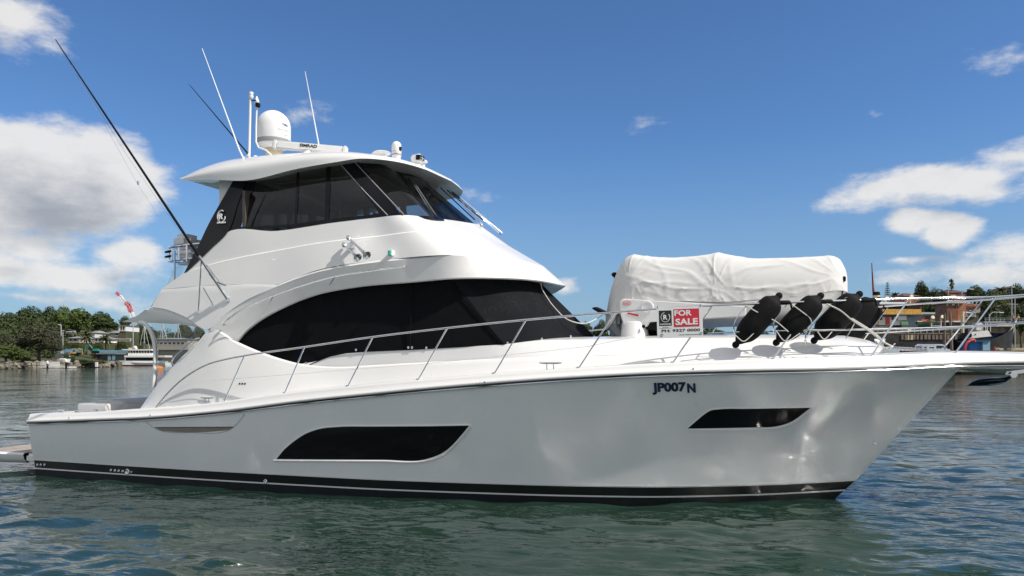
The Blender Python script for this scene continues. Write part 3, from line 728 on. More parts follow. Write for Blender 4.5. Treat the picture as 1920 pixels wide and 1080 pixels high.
for (a, b) in st_px:
    p = RY(a[0], a[1], .09); q = RY(b[0], b[1], .10); RAILST.append((p, q))
    g = G().tube([p, q+Vector((0, 0, -.03))], .0135, 8); g.lathe(q+Vector((0, 0, -.012)), [(.034, 0), (.034, .008), (.016, .022)], 10)
    pair(g, 'stanchion', 'steel', yacht)
# a lifeline and the fender basket hoops
yp(G().tube([RY(342, 718, .08), RY(560, 701, .08), RY(800, 682, .09), RY(956, 665.5, .09), RY(1100, 650, .09), RY(1190, 632, .1)], .004, 5), 'guard_wire', 'steel')

# ---- flybridge handrail
hr = y3([(421, 607, -2.28), (423, 603, -2.33), (440, 589, -2.32), (470, 572.5, -2.29), (512, 555, -2.26), (568, 535, -2.25), (630, 518, -2.24), (695, 508, -2.22), (745, 501.2, -2.21), (757, 500, -2.16)])
g = G().tube(spline(hr, 5), .0125, 8)
for (a, b, y, a2, b2) in [(512, 555, -2.26, 504, 571), (628, 518.5, -2.24, 618, 534)]: g.tube([S(a, b, y), S(a2, b2, -2.10)], .009, 6)
g.lathe(S(758, 500, -2.14), [(.022, -.03), (.030, .02), (.012, .05)], 10, (0, -1, 0)); g.lathe(S(421, 608, -2.24), [(.022, -.03), (.03, .03), (.012, .05)], 10, (0, -1, 0))
pair(g, 'handrail', 'steel', yacht)
# ---- air horns
for (a, b, c, d) in [(660.5, 448.5, 698, 482), (652.5, 461.5, 681, 486)]:
    p, q = fb_at(a, b, .13), fb_at(c, d, .20); ax = (q-p).normalized(); L_ = (q-p).length
    g = G().lathe(p, [(.0, -.04), (.036, -.035), (.046, -.01), (.046, .02), (.024, .04), (.018, .06), (.020, L_*.45), (.028, L_*.70), (.040, L_*.86), (.064, L_*.96), (.086, L_), (.080, L_+.004), (.050, L_*.955), (.02, L_*.86), (0, L_*.8)], 18, ax)
    yp(g, 'air_horn', 'steel', 60)
g = G(); pm = fb_at(664, 461, .13); g.box(pm+Vector((0, .07, 0)), (.06, .20, .11), bev=.015); g.box(pm, (.13, .05, .05), bev=.01); yp(g, 'horn_bracket', 'steel')
# ---- green side light
p = fb_at(735, 475.5, .03); g = G().box(p, (.085, .10, .10), bev=.012); nl = yp(g, 'side_light', 'white')
g = G().lathe(p+Vector((-.005, -.055, -.038)), [(.032, 0), (.032, .078)], 14); yp(g, 'light_lens', 'green_lens', parent=nl)

# ---- outriggers
def outrigger(sg):
    P = [S(428, 563, -2.15), S(377, 478, -2.46), S(104, 74, -4.3)] if sg < 0 else None
    return P
P = outrigger(-1)
tip = P[2]; dr = (tip-P[0]).normalized(); P[1] = P[0]+dr*((S(377, 478, -2.46)-P[0]).length)
knee = P[1]; L_ = (tip-P[0]).length
def orig(sg):
    f = lambda v: Vector((v.x, v.y*(-sg), v.z))
    a = G().tube([f(P[0]), f(knee)], [.028, .026], 10); a.tube([f(P[0].lerp(knee, .5)), f(P[0].lerp(knee, .62))], .033, 10); a.lathe(f(P[0]), [(.0, -.05), (.04, -.04), (.045, 0), (.03, .05), (0, .06)], 12)
    c = P[0].lerp(knee, .38); a.tube([f(c+Vector((.02, -.01, .03))), f(c+Vector((.14, .07, -.03)))], .022, 8)
    a.tube([f(P[0].lerp(knee, .40)+Vector((.05, 0, .03))), f(P[0].lerp(knee, .8)+Vector((.04, 0, .0)))], .010, 6)
    o = yp(a, 'outrigger_base', 'steel')
    yp(G().tube([f(knee), f(knee.lerp(tip, .35)), f(knee.lerp(tip, .7)), f(tip)], [.026, .022, .016, .007], 8), 'outrigger_pole', 'rubber', parent=o)
    b1, b2 = S(372, 585, -2.16), S(378, 481, -2.47); e1, e2 = S(401, 574, -2.14), S(381, 539, -2.34)
    bb = G().tube([f(b1), f(b2)], .013, 8); bb.lathe(f(b1), [(0, -.05), (.035, -.03), (.03, .03), (0, .05)], 10); bb.tube([f(e1), f(e2)], .009, 6); yp(bb, 'outrigger_brace', 'steel', parent=o)
    ln = G(); 
    q = knee.lerp(tip, .93); lo = S(345, 478, -2.2); ln.tube([f(q), f(S(258, 345, -2.9)), f(lo)], .0022, 4); ln.tube([f(knee.lerp(tip, .99)+Vector((0, 0, -.02))), f(knee.lerp(tip, .5)+Vector((-.07, 0, -.05))), f(knee+Vector((-.03, 0, -.03)))], .0018, 4)
    cl = f(S(259, 343, -2.9)); ln.lathe(cl, [(0, -.04), (.02, -.02), (.02, .03), (0, .05)], 6); yp(ln, 'outrigger_line', 'lgrey', parent=o)
orig(-1)
# port outrigger: same rig on the far side, its tip where it shows above the roof
tp = S(357, 161, 3.75)
k0 = S(470, 294, 2.5)
g = G().tube([Vector((P[0].x, 2.15, P[0].z)), Vector((P[0].x-.55, 2.35, P[0].z+1.2))], .027, 8); o = yp(g, 'outrigger_base', 'steel')
g = G().tube([Vector((P[0].x-.55, 2.35, P[0].z+1.2)), tp], [.026, .008], 8); 
yp(G().tube([k0+(k0-tp)*.9, k0, tp], [.026, .022, .009], 8), 'outrigger_pole', 'rubber', parent=o)
yp(G().tube([tp, S(352, 156, 3.78)], [.006, .002], 5), 'outrigger_tip', 'rubber', parent=o)

# ---- things on the hardtop
def rod(name, P_, r, m='white', n=8): return yp(G().tube(P_, r, n), name, m)
a = rod('whip_antenna', [S(458, 300, -1.35), S(449, 282, -1.35), S(379, 91, -1.35)], [.020, .016, .007])
yp(G().lathe(S(457, 299, -1.35), [(.05, -.06), (.045, 0), (.02, .05)], 10), 'antenna_foot', 'white', parent=a); yp(G().tube([S(459, 296, -1.35), S(466, 289, -1.38)], .012, 6), 'foot_lever', 'white', parent=a)
a = rod('whip_antenna', [S(600, 290, .9), S(597, 268, .9), S(572, 134, .9)], [.022, .018, .007])
a = rod('light_mast', [S(467, 303, -1.1), S(469.5, 178, -1.1)], .025, n=10)
yp(G().lathe(S(471, 178, -1.1), [(.030, -.08), (.045, -.05), (.045, -.02), (.036, -.015), (.036, .0), (.045, .005), (.045, .05), (.03, .06), (0, .062)], 14), 'anchor_light', 'white', parent=a)
yp(G().tube([S(471, 189, -1.1), S(480, 188, -1.1)], .011, 6), 'light_arm', 'rubber', parent=a)
a = rod('camera_mast', [S(510, 292, -1.0), S(498, 281, -1.0), S(485, 277, -1.0), S(480, 266, -1.0), S(480, 240, -1.0), S(481.5, 198, -1.0)], .018, n=10)
yp(G().lathe(S(481.5, 190, -1.0), [(.02, -.09), (.045, -.03), (.05, 0), (.03, .05), (.012, .10), (0, .11)], 12), 'gps_bulb', 'white', parent=a)
yp(G().box(S(483.5, 197, -1.02), (.075, .09, .085), bev=.012), 'mast_camera', 'rubber', parent=a)
# satellite dome
c = S(513, 279, -.55); rD = 33.5/1400*14.6
hD = (S(513, 208, -.55)-S(513, 279, -.55)).z
prof = [(0, -.04), (rD*.42, -.03), (rD*.80, .02), (rD*.96, .07), (rD*1.0, .12), (rD, hD-rD*1.0)]+[(rD*math.cos(q), hD-rD*1.0+rD*math.sin(q)*1.0) for q in [R(9*i) for i in range(1, 10)]]+[(0, hD)]
dome = yp(G().lathe(c, prof, 36), 'satellite_dome', 'white', 60)
yp(G().lathe(c, [(rD*.97, .075), (rD*1.006, .12), (rD*1.006, .165)], 36), 'dome_band', 'grey', parent=dome)
yp(G().lathe(c+Vector((0, 0, -.12)), [(.06, -.03), (.16, 0), (.19, .07), (.19, .10)], 20), 'dome_base', 'cream', parent=dome)
DOMEB = BVHTree.FromPolygons([tuple(v.co) for v in dome.data.vertices], [tuple(f.vertices) for f in dome.data.polygons])
def dome_txt(txt, px, py, wd, tall, bold, m, nm):
    q = DOMEB.ray_cast(Vector((CX, CY, EYE)), Vector(ray_local(px, py)).normalized())[0]; th = math.atan2(q.y-c.y, q.x-c.x)
    def f(p):
        a = th+p.x/rD; zz = p.z-(c.z+hD-rD); k = 1 if zz < 0 else math.sqrt(max(1-(zz/rD)**2, .05)); rr = (rD+.005)*k
        return Vector((c.x+math.cos(a)*rr, c.y+math.sin(a)*rr, p.z))
    g = G(); put_text(g, txt, Vector((0, 0, q.z)), (1, 0, 0), (0, 0, 1), wd, bold, .002, f, tall); yp(g, nm, m, parent=dome)
dome_txt('TVRO', 534.5, 234.5, .145, .048, .03, 'navy', 'dome_badge'); dome_txt('TRACVISION', 532, 244, .27, .034, .0, 'lgrey', 'dome_lettering'); dome_txt('UHD', 535.5, 253.5, .09, .03, .0, 'lgrey', 'dome_model_text')
g = G().slab([S(506, 282, -.45), S(522, 282, -.45), S(527, 295, -.45), S(511, 297, -.45)], (0, .14, 0)); yp(g, 'dome_strut', 'gel', parent=dome)
# open-array radar
r0, r1 = S(514, 271.5, -1.35), S(650, 283.5, -.95)
ax = (r1-r0).normalized(); q = ax.to_track_quat('X', 'Z').to_matrix(); L_ = (r1-r0).length
radar = yp(G().box((r0+r1)/2+Vector((0, 0, .0)), (L_-.1, .13, .165), q, bev=.035), 'radar_array', 'white', 50)
for pp, s_ in ((r0, 1), (r1, -1)): yp(G().box(pp+ax*s_*.03, (.09, .145, .185), q, bev=.025), 'radar_end_cap', 'white', 50, parent=radar)
rc_ = (r0+r1)/2+Vector((-.05, 0, -.07)); yp(G().lathe(rc_, [(.20, -.22), (.21, -.12), (.16, -.08), (.09, -.02), (.09, .01)], 20), 'radar_pedestal', 'white', parent=radar)
g = G(); tc_ = (r0+r1)/2+ax*.05; nrm = (q @ Vector((0, -1, 0))); upv = q @ Vector((0, 0, 1))
put_text(g, 'SIMRAD', S(583, 277.5, -1.06)+nrm*.005, ax, upv, .345, .02, .004, None, .062); 
gc = sum(g.v, Vector())/len(g.v); sh_ = nrm*(.070-(gc-(r0+r1)/2).dot(nrm)); g.v = [v+sh_ for v in g.v]
yp(g, 'radar_lettering', 'black_print', parent=radar)
# small dome, antenna pucks, camera, spreader
c2_ = S(743.5, 299, -.45); h2 = (S(743.5, 265, -.45)-c2_).z; r2 = 9.6/1400*14.2
sd2 = yp(G().lathe(c2_, [(r2*.8, -.04), (r2*.85, .03), (r2*.9, .06), (r2, .07), (r2, h2-r2)]+[(r2*math.cos(R(a)), h2-r2+r2*math.sin(R(a))) for a in range(15, 90, 15)]+[(0, h2)], 24), 'phone_dome', 'white', 60)
yp(G().lathe(c2_, [(r2*1.02, .075), (r2*1.02, .10)], 24), 'dome_band', 'grey', parent=sd2)
g = G(); put_text(g, 'inmarsat', c2_+Vector((-.02, -r2-.004, .15)), (1, 0, 0), (0, 0, 1), .11, .01, .002, lambda p: Vector((p.x, c2_.y-math.sqrt(max((r2+.003)**2-(p.x-c2_.x)**2, 1e-5)), p.z)), .016); yp(g, 'dome_lettering', 'red', parent=sd2)
g = G().slab([S(748, 275, -.57), S(752.5, 275, -.57), S(752, 281, -.57), S(750, 283.5, -.57), S(748, 281, -.57)], (0, .02, 0)); yp(g, 'dome_emblem', 'black_print', parent=sd2)
def puck(px, py, y, w_, h_, nm='antenna_puck'):
    c = S(px, py, y); r = w_/2/1400*14.2; yp(G().lathe(c, [(r*.45, -.10), (r*.45, 0), (r*.9, .01), (r, .03), (r*.85, .05), (0, .065)], 18), nm, 'white', 50)
puck(716, 290, -.1, 38, 6); puck(703, 292, .3, 16, 5); puck(793, 306, .2, 20, 5); puck(479, 297, -.9, 9, 5)
p = S(783, 298, -.3); g = G().box(p, (.22, .22, .15), Matrix.Rotation(R(-8), 3, 'Y'), bev=.03); fl = yp(g, 'thermal_camera', 'white', 50)
g = G().lathe(p+Vector((0, 0, -.14)), [(.09, -.03), (.06, 0), (.05, .07)], 12); yp(g, 'camera_foot', 'white', parent=fl)
g = G()
for dz in (.032, -.022): 
    for dy in (-.06, .04): g.box(p+Vector((.112, dy, dz)), (.012, .07, .036))
g.box(p+Vector((.06, -.112, 0)), (.09, .010, .10)); yp(g, 'camera_lens', 'black', parent=fl)

# ---- wipers on the raked screen
def wiper(a, mid, b, blade):
    """arm from its pivot at the sill to the blade head"""
    g = G(); p, q = S(*a), S(*mid)
    for d_ in (-.03, .03): g.tube([p+Vector((d_, 0, 0)), q+Vector((d_*.6, 0, .01))], .0085, 6)
    g.lathe(p, [(.03, -.03), (.03, .02), (.015, .04)], 10); w_ = yp(g, 'wiper_arm', 'steel')
    gb = G().tube([S(*blade[0]), S(*blade[1])], .013, 6); gb.tube([S(*mid), S(*b)], .02, 6); yp(gb, 'wiper_blade', 'rubber', parent=w_)
wiper((818.5, 410, -1.22), (777, 346, -1.05), (765, 335, -.98), ((742, 327, -1.0), (828, 400, -1.16)))
wiper((903, 423, -.15), (862, 372, -.10), (848, 360, -.1), ((826, 352, -.08), (890, 412, -.16)))
wiper((939, 437, .85), (861, 371, .55), (850, 362, .5), ((838, 356, .5), (905, 412, .75)))
# ---- rope from the visor to the tender side
yp(G().tube(spline([S(1013, 527, -.5), S(1017, 543, -.5), S(1022, 552, -.6), S(1040, 577, -.7), S(1068, 601, -.8), S(1095, 606.5, -.7), S(1118, 598, -.5), S(1134, 587, -.3)], 6), .010, 6), 'slack_line', 'rope')
# ---- cockpit roof strut, clear curtain, companion rail
yp(G().tube(spline([S(262, 605, -1.98), S(270, 606.5, -2.0), S(279, 615, -2.0), S(287, 633, -2.0), S(291, 658, -2.0), S(290.5, 690, -2.03), S(288.5, 735, -2.08)], 6), .040, 10), 'roof_strut', 'gel')
yp(G().tube(spline([S(284, 618, -2.03), S(292, 636, -2.03), S(296.5, 660, -2.03), S(294, 683, -2.04), S(294.5, 715, -2.05)], 6), .008, 6), 'curtain_cord', 'rope')
g = G().loft([y3([(283, 607, -2.0), (320, 608, -2.02), (384, 617, -2.08)]), y3([(292, 650, -2.0), (318, 668, -2.05), (362, 650, -2.15)]), y3([(291, 715, -2.02), (293, 716, -2.12), (298, 715, -2.2)])], 5, 4); yp(g, 'clear_curtain', 'clear')
yp(G().tube(spline([S(326, 684, -2.32), S(321.5, 682, -2.34), S(323, 676, -2.34), S(345, 653, -2.34), S(361, 639, -2.33), S(368, 635, -2.33), S(374, 634, -2.28)], 5), .013, 8), 'companion_rail', 'steel')
# ---- flybridge aft deck: clear dodger, rail with rod rack, seat
yp(G().loft([y3([(329, 492, -1.6), (348, 497, -1.7)]), y3([(310, 541, -1.9), (326, 540, -1.95)])], 4, 3), 'clear_dodger', 'clear')
yp(G().tube([S(327.5, 540, -1.7), S(327.5, 470, -1.7)], .018, 8), 'dodger_post', 'steel')
g = G()
for py, r in ((463, .026), (489, .022)):
    g.tube(spline([S(374, py-6, -1.4), S(345, py-3, -1.6), S(322, py, -1.5), S(317, py+1, -1.1), S(321, py+2, -.4), S(345, py+4, .6)], 5), r, 8)
for px, y in ((323, -1.5), (335, -1.58), (318, -1.1), (350, -1.6)): g.tube([S(px, 461, y), S(px, 490, y)], .016, 6)
yp(g, 'aft_rail', 'steel')
for dy in (473, 482): yp(G().lathe(S(309, dy, -1.2), [(0, 0), (.02, .01), (.028, .10), (.018, .2)], 10, (1, 0, .1)), 'rod_holder', 'rubber')
g = G().box(S(351, 455, -.9), (.45, .5, .32), bev=.10); g.box(S(358, 478, -.9), (.5, .55, .16), bev=.07); g.lathe(S(352, 492, -.9), [(.20, -.05), (.10, 0), (.06, .2)], 14); yp(g, 'fighting_seat', 'white', 60)

# ---- bow gear: windlass, chain, cleats, anchor
wc = S(1650, 640, -.25); g = G().lathe(wc, [(.09, -.20), (.08, -.12), (.055, -.06), (.085, .02), (.09, .04), (.05, .06), (0, .062)], 18); g.box(wc+Vector((.06, .05, -.17)), (.45, .25, .10), bev=.03); yp(g, 'windlass', 'steel', 50)
g = G(); ch0, ch1 = S(1668, 655, -.2), S(1760, 659, -.1)
for i in range(26):
    p = ch0.lerp(ch1, i/25); r_ = .034; tilt = (i % 2)*math.pi/2+.5
    g.tube([p+Vector((math.cos(a)*r_*1.3, math.sin(a)*r_*.8*math.cos(tilt), math.sin(a)*r_*.8*math.sin(tilt)+.02)) for a in [2*math.pi*j/8 for j in range(9)]], .009, 5, caps=False)
yp(g, 'anchor_chain', 'steel')
def boxcleat(px0, px1, py, y):
    p, q = S(px0, py, y), S(px1, py+.8, y); g = G().tube([p, q], [.012, .012], 8); c = (p+q)/2
    g.box(c, ((q-p).length*.9, .05, .018), bev=.006)
    for t_ in (.42, .68): g.box(p.lerp(q, t_)+Vector((0, 0, -.055)), (.035, .04, .11), bev=.008)
    yp(g, 'bow_cleat', 'steel')
boxcleat(1719, 1769, 646, -.35); boxcleat(1716, 1750, 648, .35)
g = G().box(S(1760, 658, -.3), (.35, .12, .06), bev=.02); g.lathe(S(1770, 655, -.3), [(.04, -.04), (.045, .02), (.0, .04)], 12); yp(g, 'chain_stopper', 'steel')
g = G().tube([S(1640, 645, -.3), S(1655, 651, -.35), S(1668, 656, -.5), S(1678, 644, -.55)], .012, 6); g.tube([S(1646, 650, -.4), S(1660, 652, -.45), S(1672, 650, -.6)], .012, 6); yp(g, 'mooring_tail', 'rope')
# anchor in its roller under the platform
s0, s1 = S(1883, 706, -.05), S(1925, 696, -.05)
g = G().tube([S(1800, 690, 0), S(1870, 697, 0), s1], [.03, .045, .045], 8); g.box(s1.lerp(s0, .3)+Vector((0, 0, .02)), (.42, .10, .06), Matrix.Rotation(R(-9), 3, 'Y'), bev=.015); anc = yp(g, 'anchor', 'steel')
ol = spline([S(a, b, 0) for a, b in [(1813, 723), (1822, 716), (1836, 710.5), (1858, 708), (1880, 707), (1897, 704)]], 4); ul = spline([S(a, b, 0) for a, b in [(1813, 723.6), (1826, 724), (1842, 724), (1866, 722.5), (1884, 718), (1897, 708)]], 4)
g = G().grid([[p.lerp(q, v)+Vector((0, s_*.17*math.sin(math.pi*v)**.7*math.sin(math.pi*(.08+.84*i/20)), 0)) for i, (p, q) in enumerate(zip(ol, ul))] for s_, vs_ in ((-1, (0, .15, .4, .7, 1)), (1, (1, .7, .4, .15, 0))) for v in vs_])
yp(g, 'anchor_fluke', 'black', 50, parent=anc)  # black colour stands in for dark water mirrored in the polished steel
yp(G().lathe(s0+Vector((.1, -.12, .03)), [(.05, 0), (.03, .06), (.03, .18), (.05, .24)], 12, (0, 1, 0)), 'anchor_roller', 'steel', parent=anc)

# ================================================================== DAVIT on the foredeck
bp = S(1190, 638, -.62)
g = G().lathe(bp+Vector((0, 0, -.03)), [(.34, -.02), (.34, .03), (.27, .05), (.25, .09), (.225, .34), (.20, .36)], 28); base = yp(g, 'davit_base', 'gel', 50)
kn = [S(1163, 561, -.80), S(1172, 559, -.80), S(1400, 573, -.80), S(1400, 592, -.80), S(1322, 597, -.80), S(1216, 604, -.80), S(1216, 612, -.80), S(1172, 617, -.80), S(1163, 590, -.80), S(1161, 571, -.80)]
bm = bmesh.new(); vs = [bm.verts.new(p) for p in kn]; f = bm.faces.new(vs); r_ = bmesh.ops.extrude_face_region(bm, geom=[f])
for v in [v for v in r_['geom'] if isinstance(v, bmesh.types.BMVert)]: v.co.y += .30
bmesh.ops.bevel(bm, geom=list(bm.edges), offset=.022, segments=3, affect='EDGES'); bm.verts.index_update()
g = G().add([v.co.copy() for v in bm.verts], [tuple(v.index for v in f.verts) for f in bm.faces]); bm.free(); davit = yp(g, 'davit_arm', 'gel', 40, parent=base)
g = G().lathe(S(1213.5, 576, -.80), [(.115, 0), (.11, .018), (.09, .022), (.088, .012), (0, .012)], 24, (0, -1, 0)); yp(g, 'davit_cap', 'gel', parent=base)
g = G().tube([S(1175, 568.6, -.806)+Vector((math.cos(a)*.075, 0, math.sin(a)*.036)) for a in [2*math.pi*i/20 for i in range(21)]], .004, 4, caps=False); put_text(g, 'DAVIT', S(1175, 568.6, -.806), (1, 0, 0), (0, 0, 1), .09, 0, .003, None, .02); yp(g, 'davit_badge', 'red', parent=base)
g = G().slab([S(1176.5, 585.5, -.807), S(1197, 590, -.807), S(1196.5, 593.5, -.807), S(1176.5, 588.5, -.807)], (0, .004, 0)); yp(g, 'warning_sticker', 'red', parent=base)
g = G().slab([S(1211, 602, -.76), S(1245, 602, -.76), S(1245, 622, -.76), S(1211, 617, -.76)], (0, .2, 0)); g.lathe(S(1207, 612, -.83), [(.03, 0), (.03, .03), (0, .035)], 10, (0, -1, 0)); yp(g, 'davit_motor', 'rubber', parent=base)

# ================================================================== THINGS CARRIED ON DECK
def local(g, base): g.v = [v-Vector(base) for v in g.v]; return g
# ---- tender under its cover
tb = S(1340, 640, .35)
tender = on_boat('covered_tender', 'small boat on the foredeck wrapped in a creased white canvas cover', 'tender', tb)
# outline of the cover along its length: (photo column, row of the ridge, row of the hem, half width)
prof = [(1139, 590, 618, .45), (1143, 572, 618, .60), (1148, 550, 614, .70), (1155, 527, 604, .76), (1166, 503, 586, .80), (1178, 487, 572, .86), (1189, 482, 566, .90), (1210, 484, 563, .94), (1247, 487, 564, .97), (1290, 486.5, 565, .98), (1330, 481.5, 566, .98), (1345, 478.5, 566, .98), (1362, 481, 566, .97), (1400, 487.5, 564, .95), (1450, 488, 560, .90), (1500, 486, 555, .82), (1540, 483.5, 549, .72), (1556, 482.5, 546, .66), (1570, 487, 545, .56), (1580, 499, 546, .42), (1587, 517, 548, .26), (1588, 530, 549, .12)]
rows = []
rnd = random.Random(5)
yc = .35
for (px, pt, pb, hw_) in prof:
    top_ = S(px, pt, yc-.15*hw_); bot_ = S(px, pb, yc-hw_); H = max(top_.z-bot_.z, .05); x0 = S(px, pt, yc).x
    r = []
    for (f_, h_) in [(-1.03, 0), (-1.03, .12), (-1.01, .28), (-.97, .45), (-.91, .62), (-.83, .78), (-.73, .91), (-.60, .975), (-.2, 1.0), (.2, 1.0), (.60, .975), (.73, .91), (.83, .78), (.91, .62), (.97, .45), (1.01, .28), (1.03, .12), (1.03, 0)]:
        xx = S(px, pt+(pb-pt)*(1-h_), yc+f_*hw_).x if f_ < 0 else x0
        r.append(Vector((x0*.5+xx*.5, yc+f_*hw_, bot_.z+H*h_)))
    rows.append(r)
cols_ = [spline([r[j] for r in rows], 10) for j in range(len(rows[0]))]
rows = [[c_[i] for c_ in cols_] for i in range(len(cols_[0]))]; rows = [spline(r, 6) for r in rows]
# creases: fans of folds running from the ridge peaks and gathered along the hem
from mathutils import noise as mn
xa, xb = rows[0][20].x, rows[-1][20].x; pk = S(1345, 478, yc).x; mid2 = S(1375, 533, yc-.9)
FANS = [(pk, 3.62, 0, 6, .026), (S(1375, 535, yc).x, 3.5, 2., 5, .020), (S(1190, 482, yc).x, 3.85, 4., 6, .022), (S(1565, 486, yc).x, 3.8, 1., 6, .022), (S(1260, 560, yc).x, 3.3, 3., 4, .016)]
for i, r in enumerate(rows):
    for j, p in enumerate(r):
        f_ = j/(len(r)-1); h_ = 1-abs(f_-.5)*2; side = -1 if f_ < .5 else 1
        d = 0; nz1 = mn.noise(p*1.3)
        for (fx, fz, ph, nf, am) in FANS:
            ang = math.atan2(p.z-fz, p.x-fx); rad = math.hypot(p.z-fz, p.x-fx)
            d += am*(1-abs(math.sin(ang*nf+ph+nz1*2.2)))**5*min(1, rad*2.5)*math.exp(-rad*.75)
        d += .016*mn.noise(Vector((p.x*1.1, p.y*1.1, p.z*2.0)))
        d += .013*(1-abs(math.sin(p.x*11+3*mn.noise(p*2)+p.z*4)))**3*max(0, 1-h_*2.6)
        d -= .035*max(0, math.sin(math.pi*min(1, max(0, (p.x-xa)/(xb-xa)))*2))**2*max(0, 1-abs(h_-.55)*3)*0.6
        k_ = .25 if h_ > .9 else 1
        p.y += side*d*k_*1.1; p.z += d*.35*k_
g = G().grid(rows); o_ = [r for r in rows[0]]; g.add(o_, [tuple(range(len(o_)))]); o_ = rows[-1]; g.add(o_, [tuple(range(len(o_)))])
local(g, tb).build('boat_cover', 'canvas', tender, 60)
# hull under the cover
rows = []
for (px, pk_, pc2, hw_) in [(1150, 598, 622, .55), (1180, 575, 626, .80), (1230, 566, 624, .93), (1300, 567, 617, .95), (1360, 567, 613, .95), (1420, 563, 612, .90), (1480, 557, 608, .80), (1540, 549, 592, .62), (1570, 546, 572, .42), (1586, 547, 556, .12)]:
    hw_ *= .975; a = S(px, pk_-5, yc-hw_); k0_ = S(px, pc2, yc); cx_ = (a.x+k0_.x)/2
    rows.append([Vector((cx_, yc-hw_*1.01, a.z)), Vector((cx_, yc-hw_*1.03, a.z-.05)), Vector((cx_, yc-hw_*.93, a.z*.7+k0_.z*.3)), Vector((cx_, yc-hw_*.55, a.z*.35+k0_.z*.65)), Vector((cx_, yc, k0_.z)), Vector((cx_, yc+hw_*.55, a.z*.35+k0_.z*.65)), Vector((cx_, yc+hw_*.93, a.z*.7+k0_.z*.3)), Vector((cx_, yc+hw_*1.03, a.z-.05)), Vector((cx_, yc+hw_*1.01, a.z))])
cs = [spline([r[j] for r in rows], 5) for j in range(9)]
g = G().grid([[c_[i] for c_ in cs] for i in range(len(cs[0]))]); g.add(rows[0], [tuple(range(9))])
local(g, tb).build('tender_hull', 'gel', tender, 40)
g = G().tube([S(1582, 520, yc-.45), S(1578, 560, yc-.35), S(1560, 590, yc-.1)], .012, 6); g.box(S(1583, 523, yc-.45), (.05, .04, .09), bev=.01); local(g, tb).build('cover_strap', 'rubber', tender)
g = G().tube([S(1165, 605, yc-.5), S(1152, 616, yc-.5), S(1150, 632, yc-.45)], [.05, .09, .05], 10); g.lathe(S(1165, 618, yc-.4), [(0, -.14), (.16, -.10), (.18, .05), (.08, .16), (0, .2)], 14, (1, 0, .8)); local(g, tb).build('outboard_motor', 'grey', tender, 50)
g = G().box(S(1152, 515, yc-.1), (.10, .12, .08), bev=.02); g.tube([S(1152, 522, yc-.1), S(1156, 512, yc-.1)], .02, 6); local(g, tb).build('grab_handle', 'rubber', tender)
for px in (1235, 1480):
    g = G().slab([S(px-22, 612, -.25), S(px+22, 612, -.25), S(px+16, 640, -.25), S(px-16, 640, -.25)], (0, 1.2, 0))
    yp(g, 'tender_chock', 'rubber')
b_ = S(1120, 582, -.3); js = on_boat('outboard_engine', 'dark outboard engine cowl poking out behind the covered tender', 'engine', b_)
g = G().loft([[S(1110, 577, -.35), S(1118, 575.5, -.38), S(1130, 580, -.38), S(1141, 586, -.35)], [S(1110, 577.4, -.42), S(1118, 578, -.52), S(1130, 584, -.52), S(1141, 588, -.42)], [S(1111, 579, -.40), S(1119, 583, -.42), S(1130, 588, -.42), S(1141, 589, -.4)], [S(1111, 579, -.30), S(1119, 583, -.2), S(1130, 588, -.2), S(1141, 589, -.3)], [S(1110, 577, -.35), S(1118, 575.5, -.34), S(1130, 580, -.34), S(1141, 586, -.34)]], 5, 3, True)
local(g, b_).build('cowl', 'rubber', js, 60)
g = G().box(S(1150, 600, -.3), (.25, .2, .28), bev=.06); g.tube([S(1140, 588, -.3), S(1155, 620, -.25)], .06, 8); g.tube([S(1150, 610, -.25), S(1165, 630, -.2)], .09, 10); local(g, b_).build('engine_leg', 'grey', js, 50)
# ---- for-sale sign
q00, q10, q11, q01 = [RY(a, b, .055) for a, b in [(1231, 577), (1315.5, 574), (1320, 631.5), (1232.5, 634.5)]]
sc_ = (q00+q10+q11+q01)/4; rt = ((q10+q11)-(q00+q01)).normalized(); up = ((q00+q10)-(q01+q11)).normalized(); up = (up-rt*up.dot(rt)).normalized(); nn = rt.cross(up)
SW = ((q10-q00).length+(q11-q01).length)/2; SH = ((q00-q01).length+(q10-q11).length)/2
sign = on_boat('for_sale_sign', 'white and red FOR SALE sign with a phone number, hung on the bow rail', 'sign', sc_)
def sp(u_, v_, d=0): return rt*(u_-.5)*SW+up*(.5-v_)*SH+nn*d
def quad(u0, v0, u1, v1, d, th=.003): return G().slab([sp(u0, v0, d), sp(u1, v0, d), sp(u1, v1, d), sp(u0, v1, d)], nn*th)
board = quad(0, 0, 1, 1, -.004, .006).build('board', 'white', sign)
quad(.05, .10, .325, .60, .003, .0015).build('emblem_panel', 'black_print', sign)
quad(.37, .07, .925, .65, .003, .0015).build('red_panel', 'red', sign)
g = G(); put_text(g, 'FOR', sp(.575, .20, .006), rt, up, SW*.38, .035, .002, None, SH*.185); put_text(g, 'SALE', sp(.648, .485, .006), rt, up, SW*.49, .035, .002, None, SH*.21)
cI = sp(.1875, .32, .006); g.tube([cI+rt*math.cos(a)*SW*.095+up*math.sin(a)*SH*.155 for a in [R(100)+R(300)*i/18 for i in range(19)]], .0055, 4); put_text(g, 'R', cI, rt, up, SW*.09, .03, .002, None, SH*.16); put_text(g, 'MARINE', sp(.1875, .545, .006), rt, up, SW*.23, .03, .002, None, SH*.04)
g.build('white_lettering', 'white', sign)
g = G(); put_text(g, 'PH: 9327 0000', sp(.515, .765, .003), rt, up, SW*.84, .03, .002, None, SH*.095); put_text(g, 'www.rmarine.com.au', sp(.70, .905, .003), rt, up, SW*.46, 0, .002, None, SH*.04); put_text(g, 'Riviera', sp(.1875, .645, .003), rt, up, SW*.12, 0, .002, None, SH*.025)
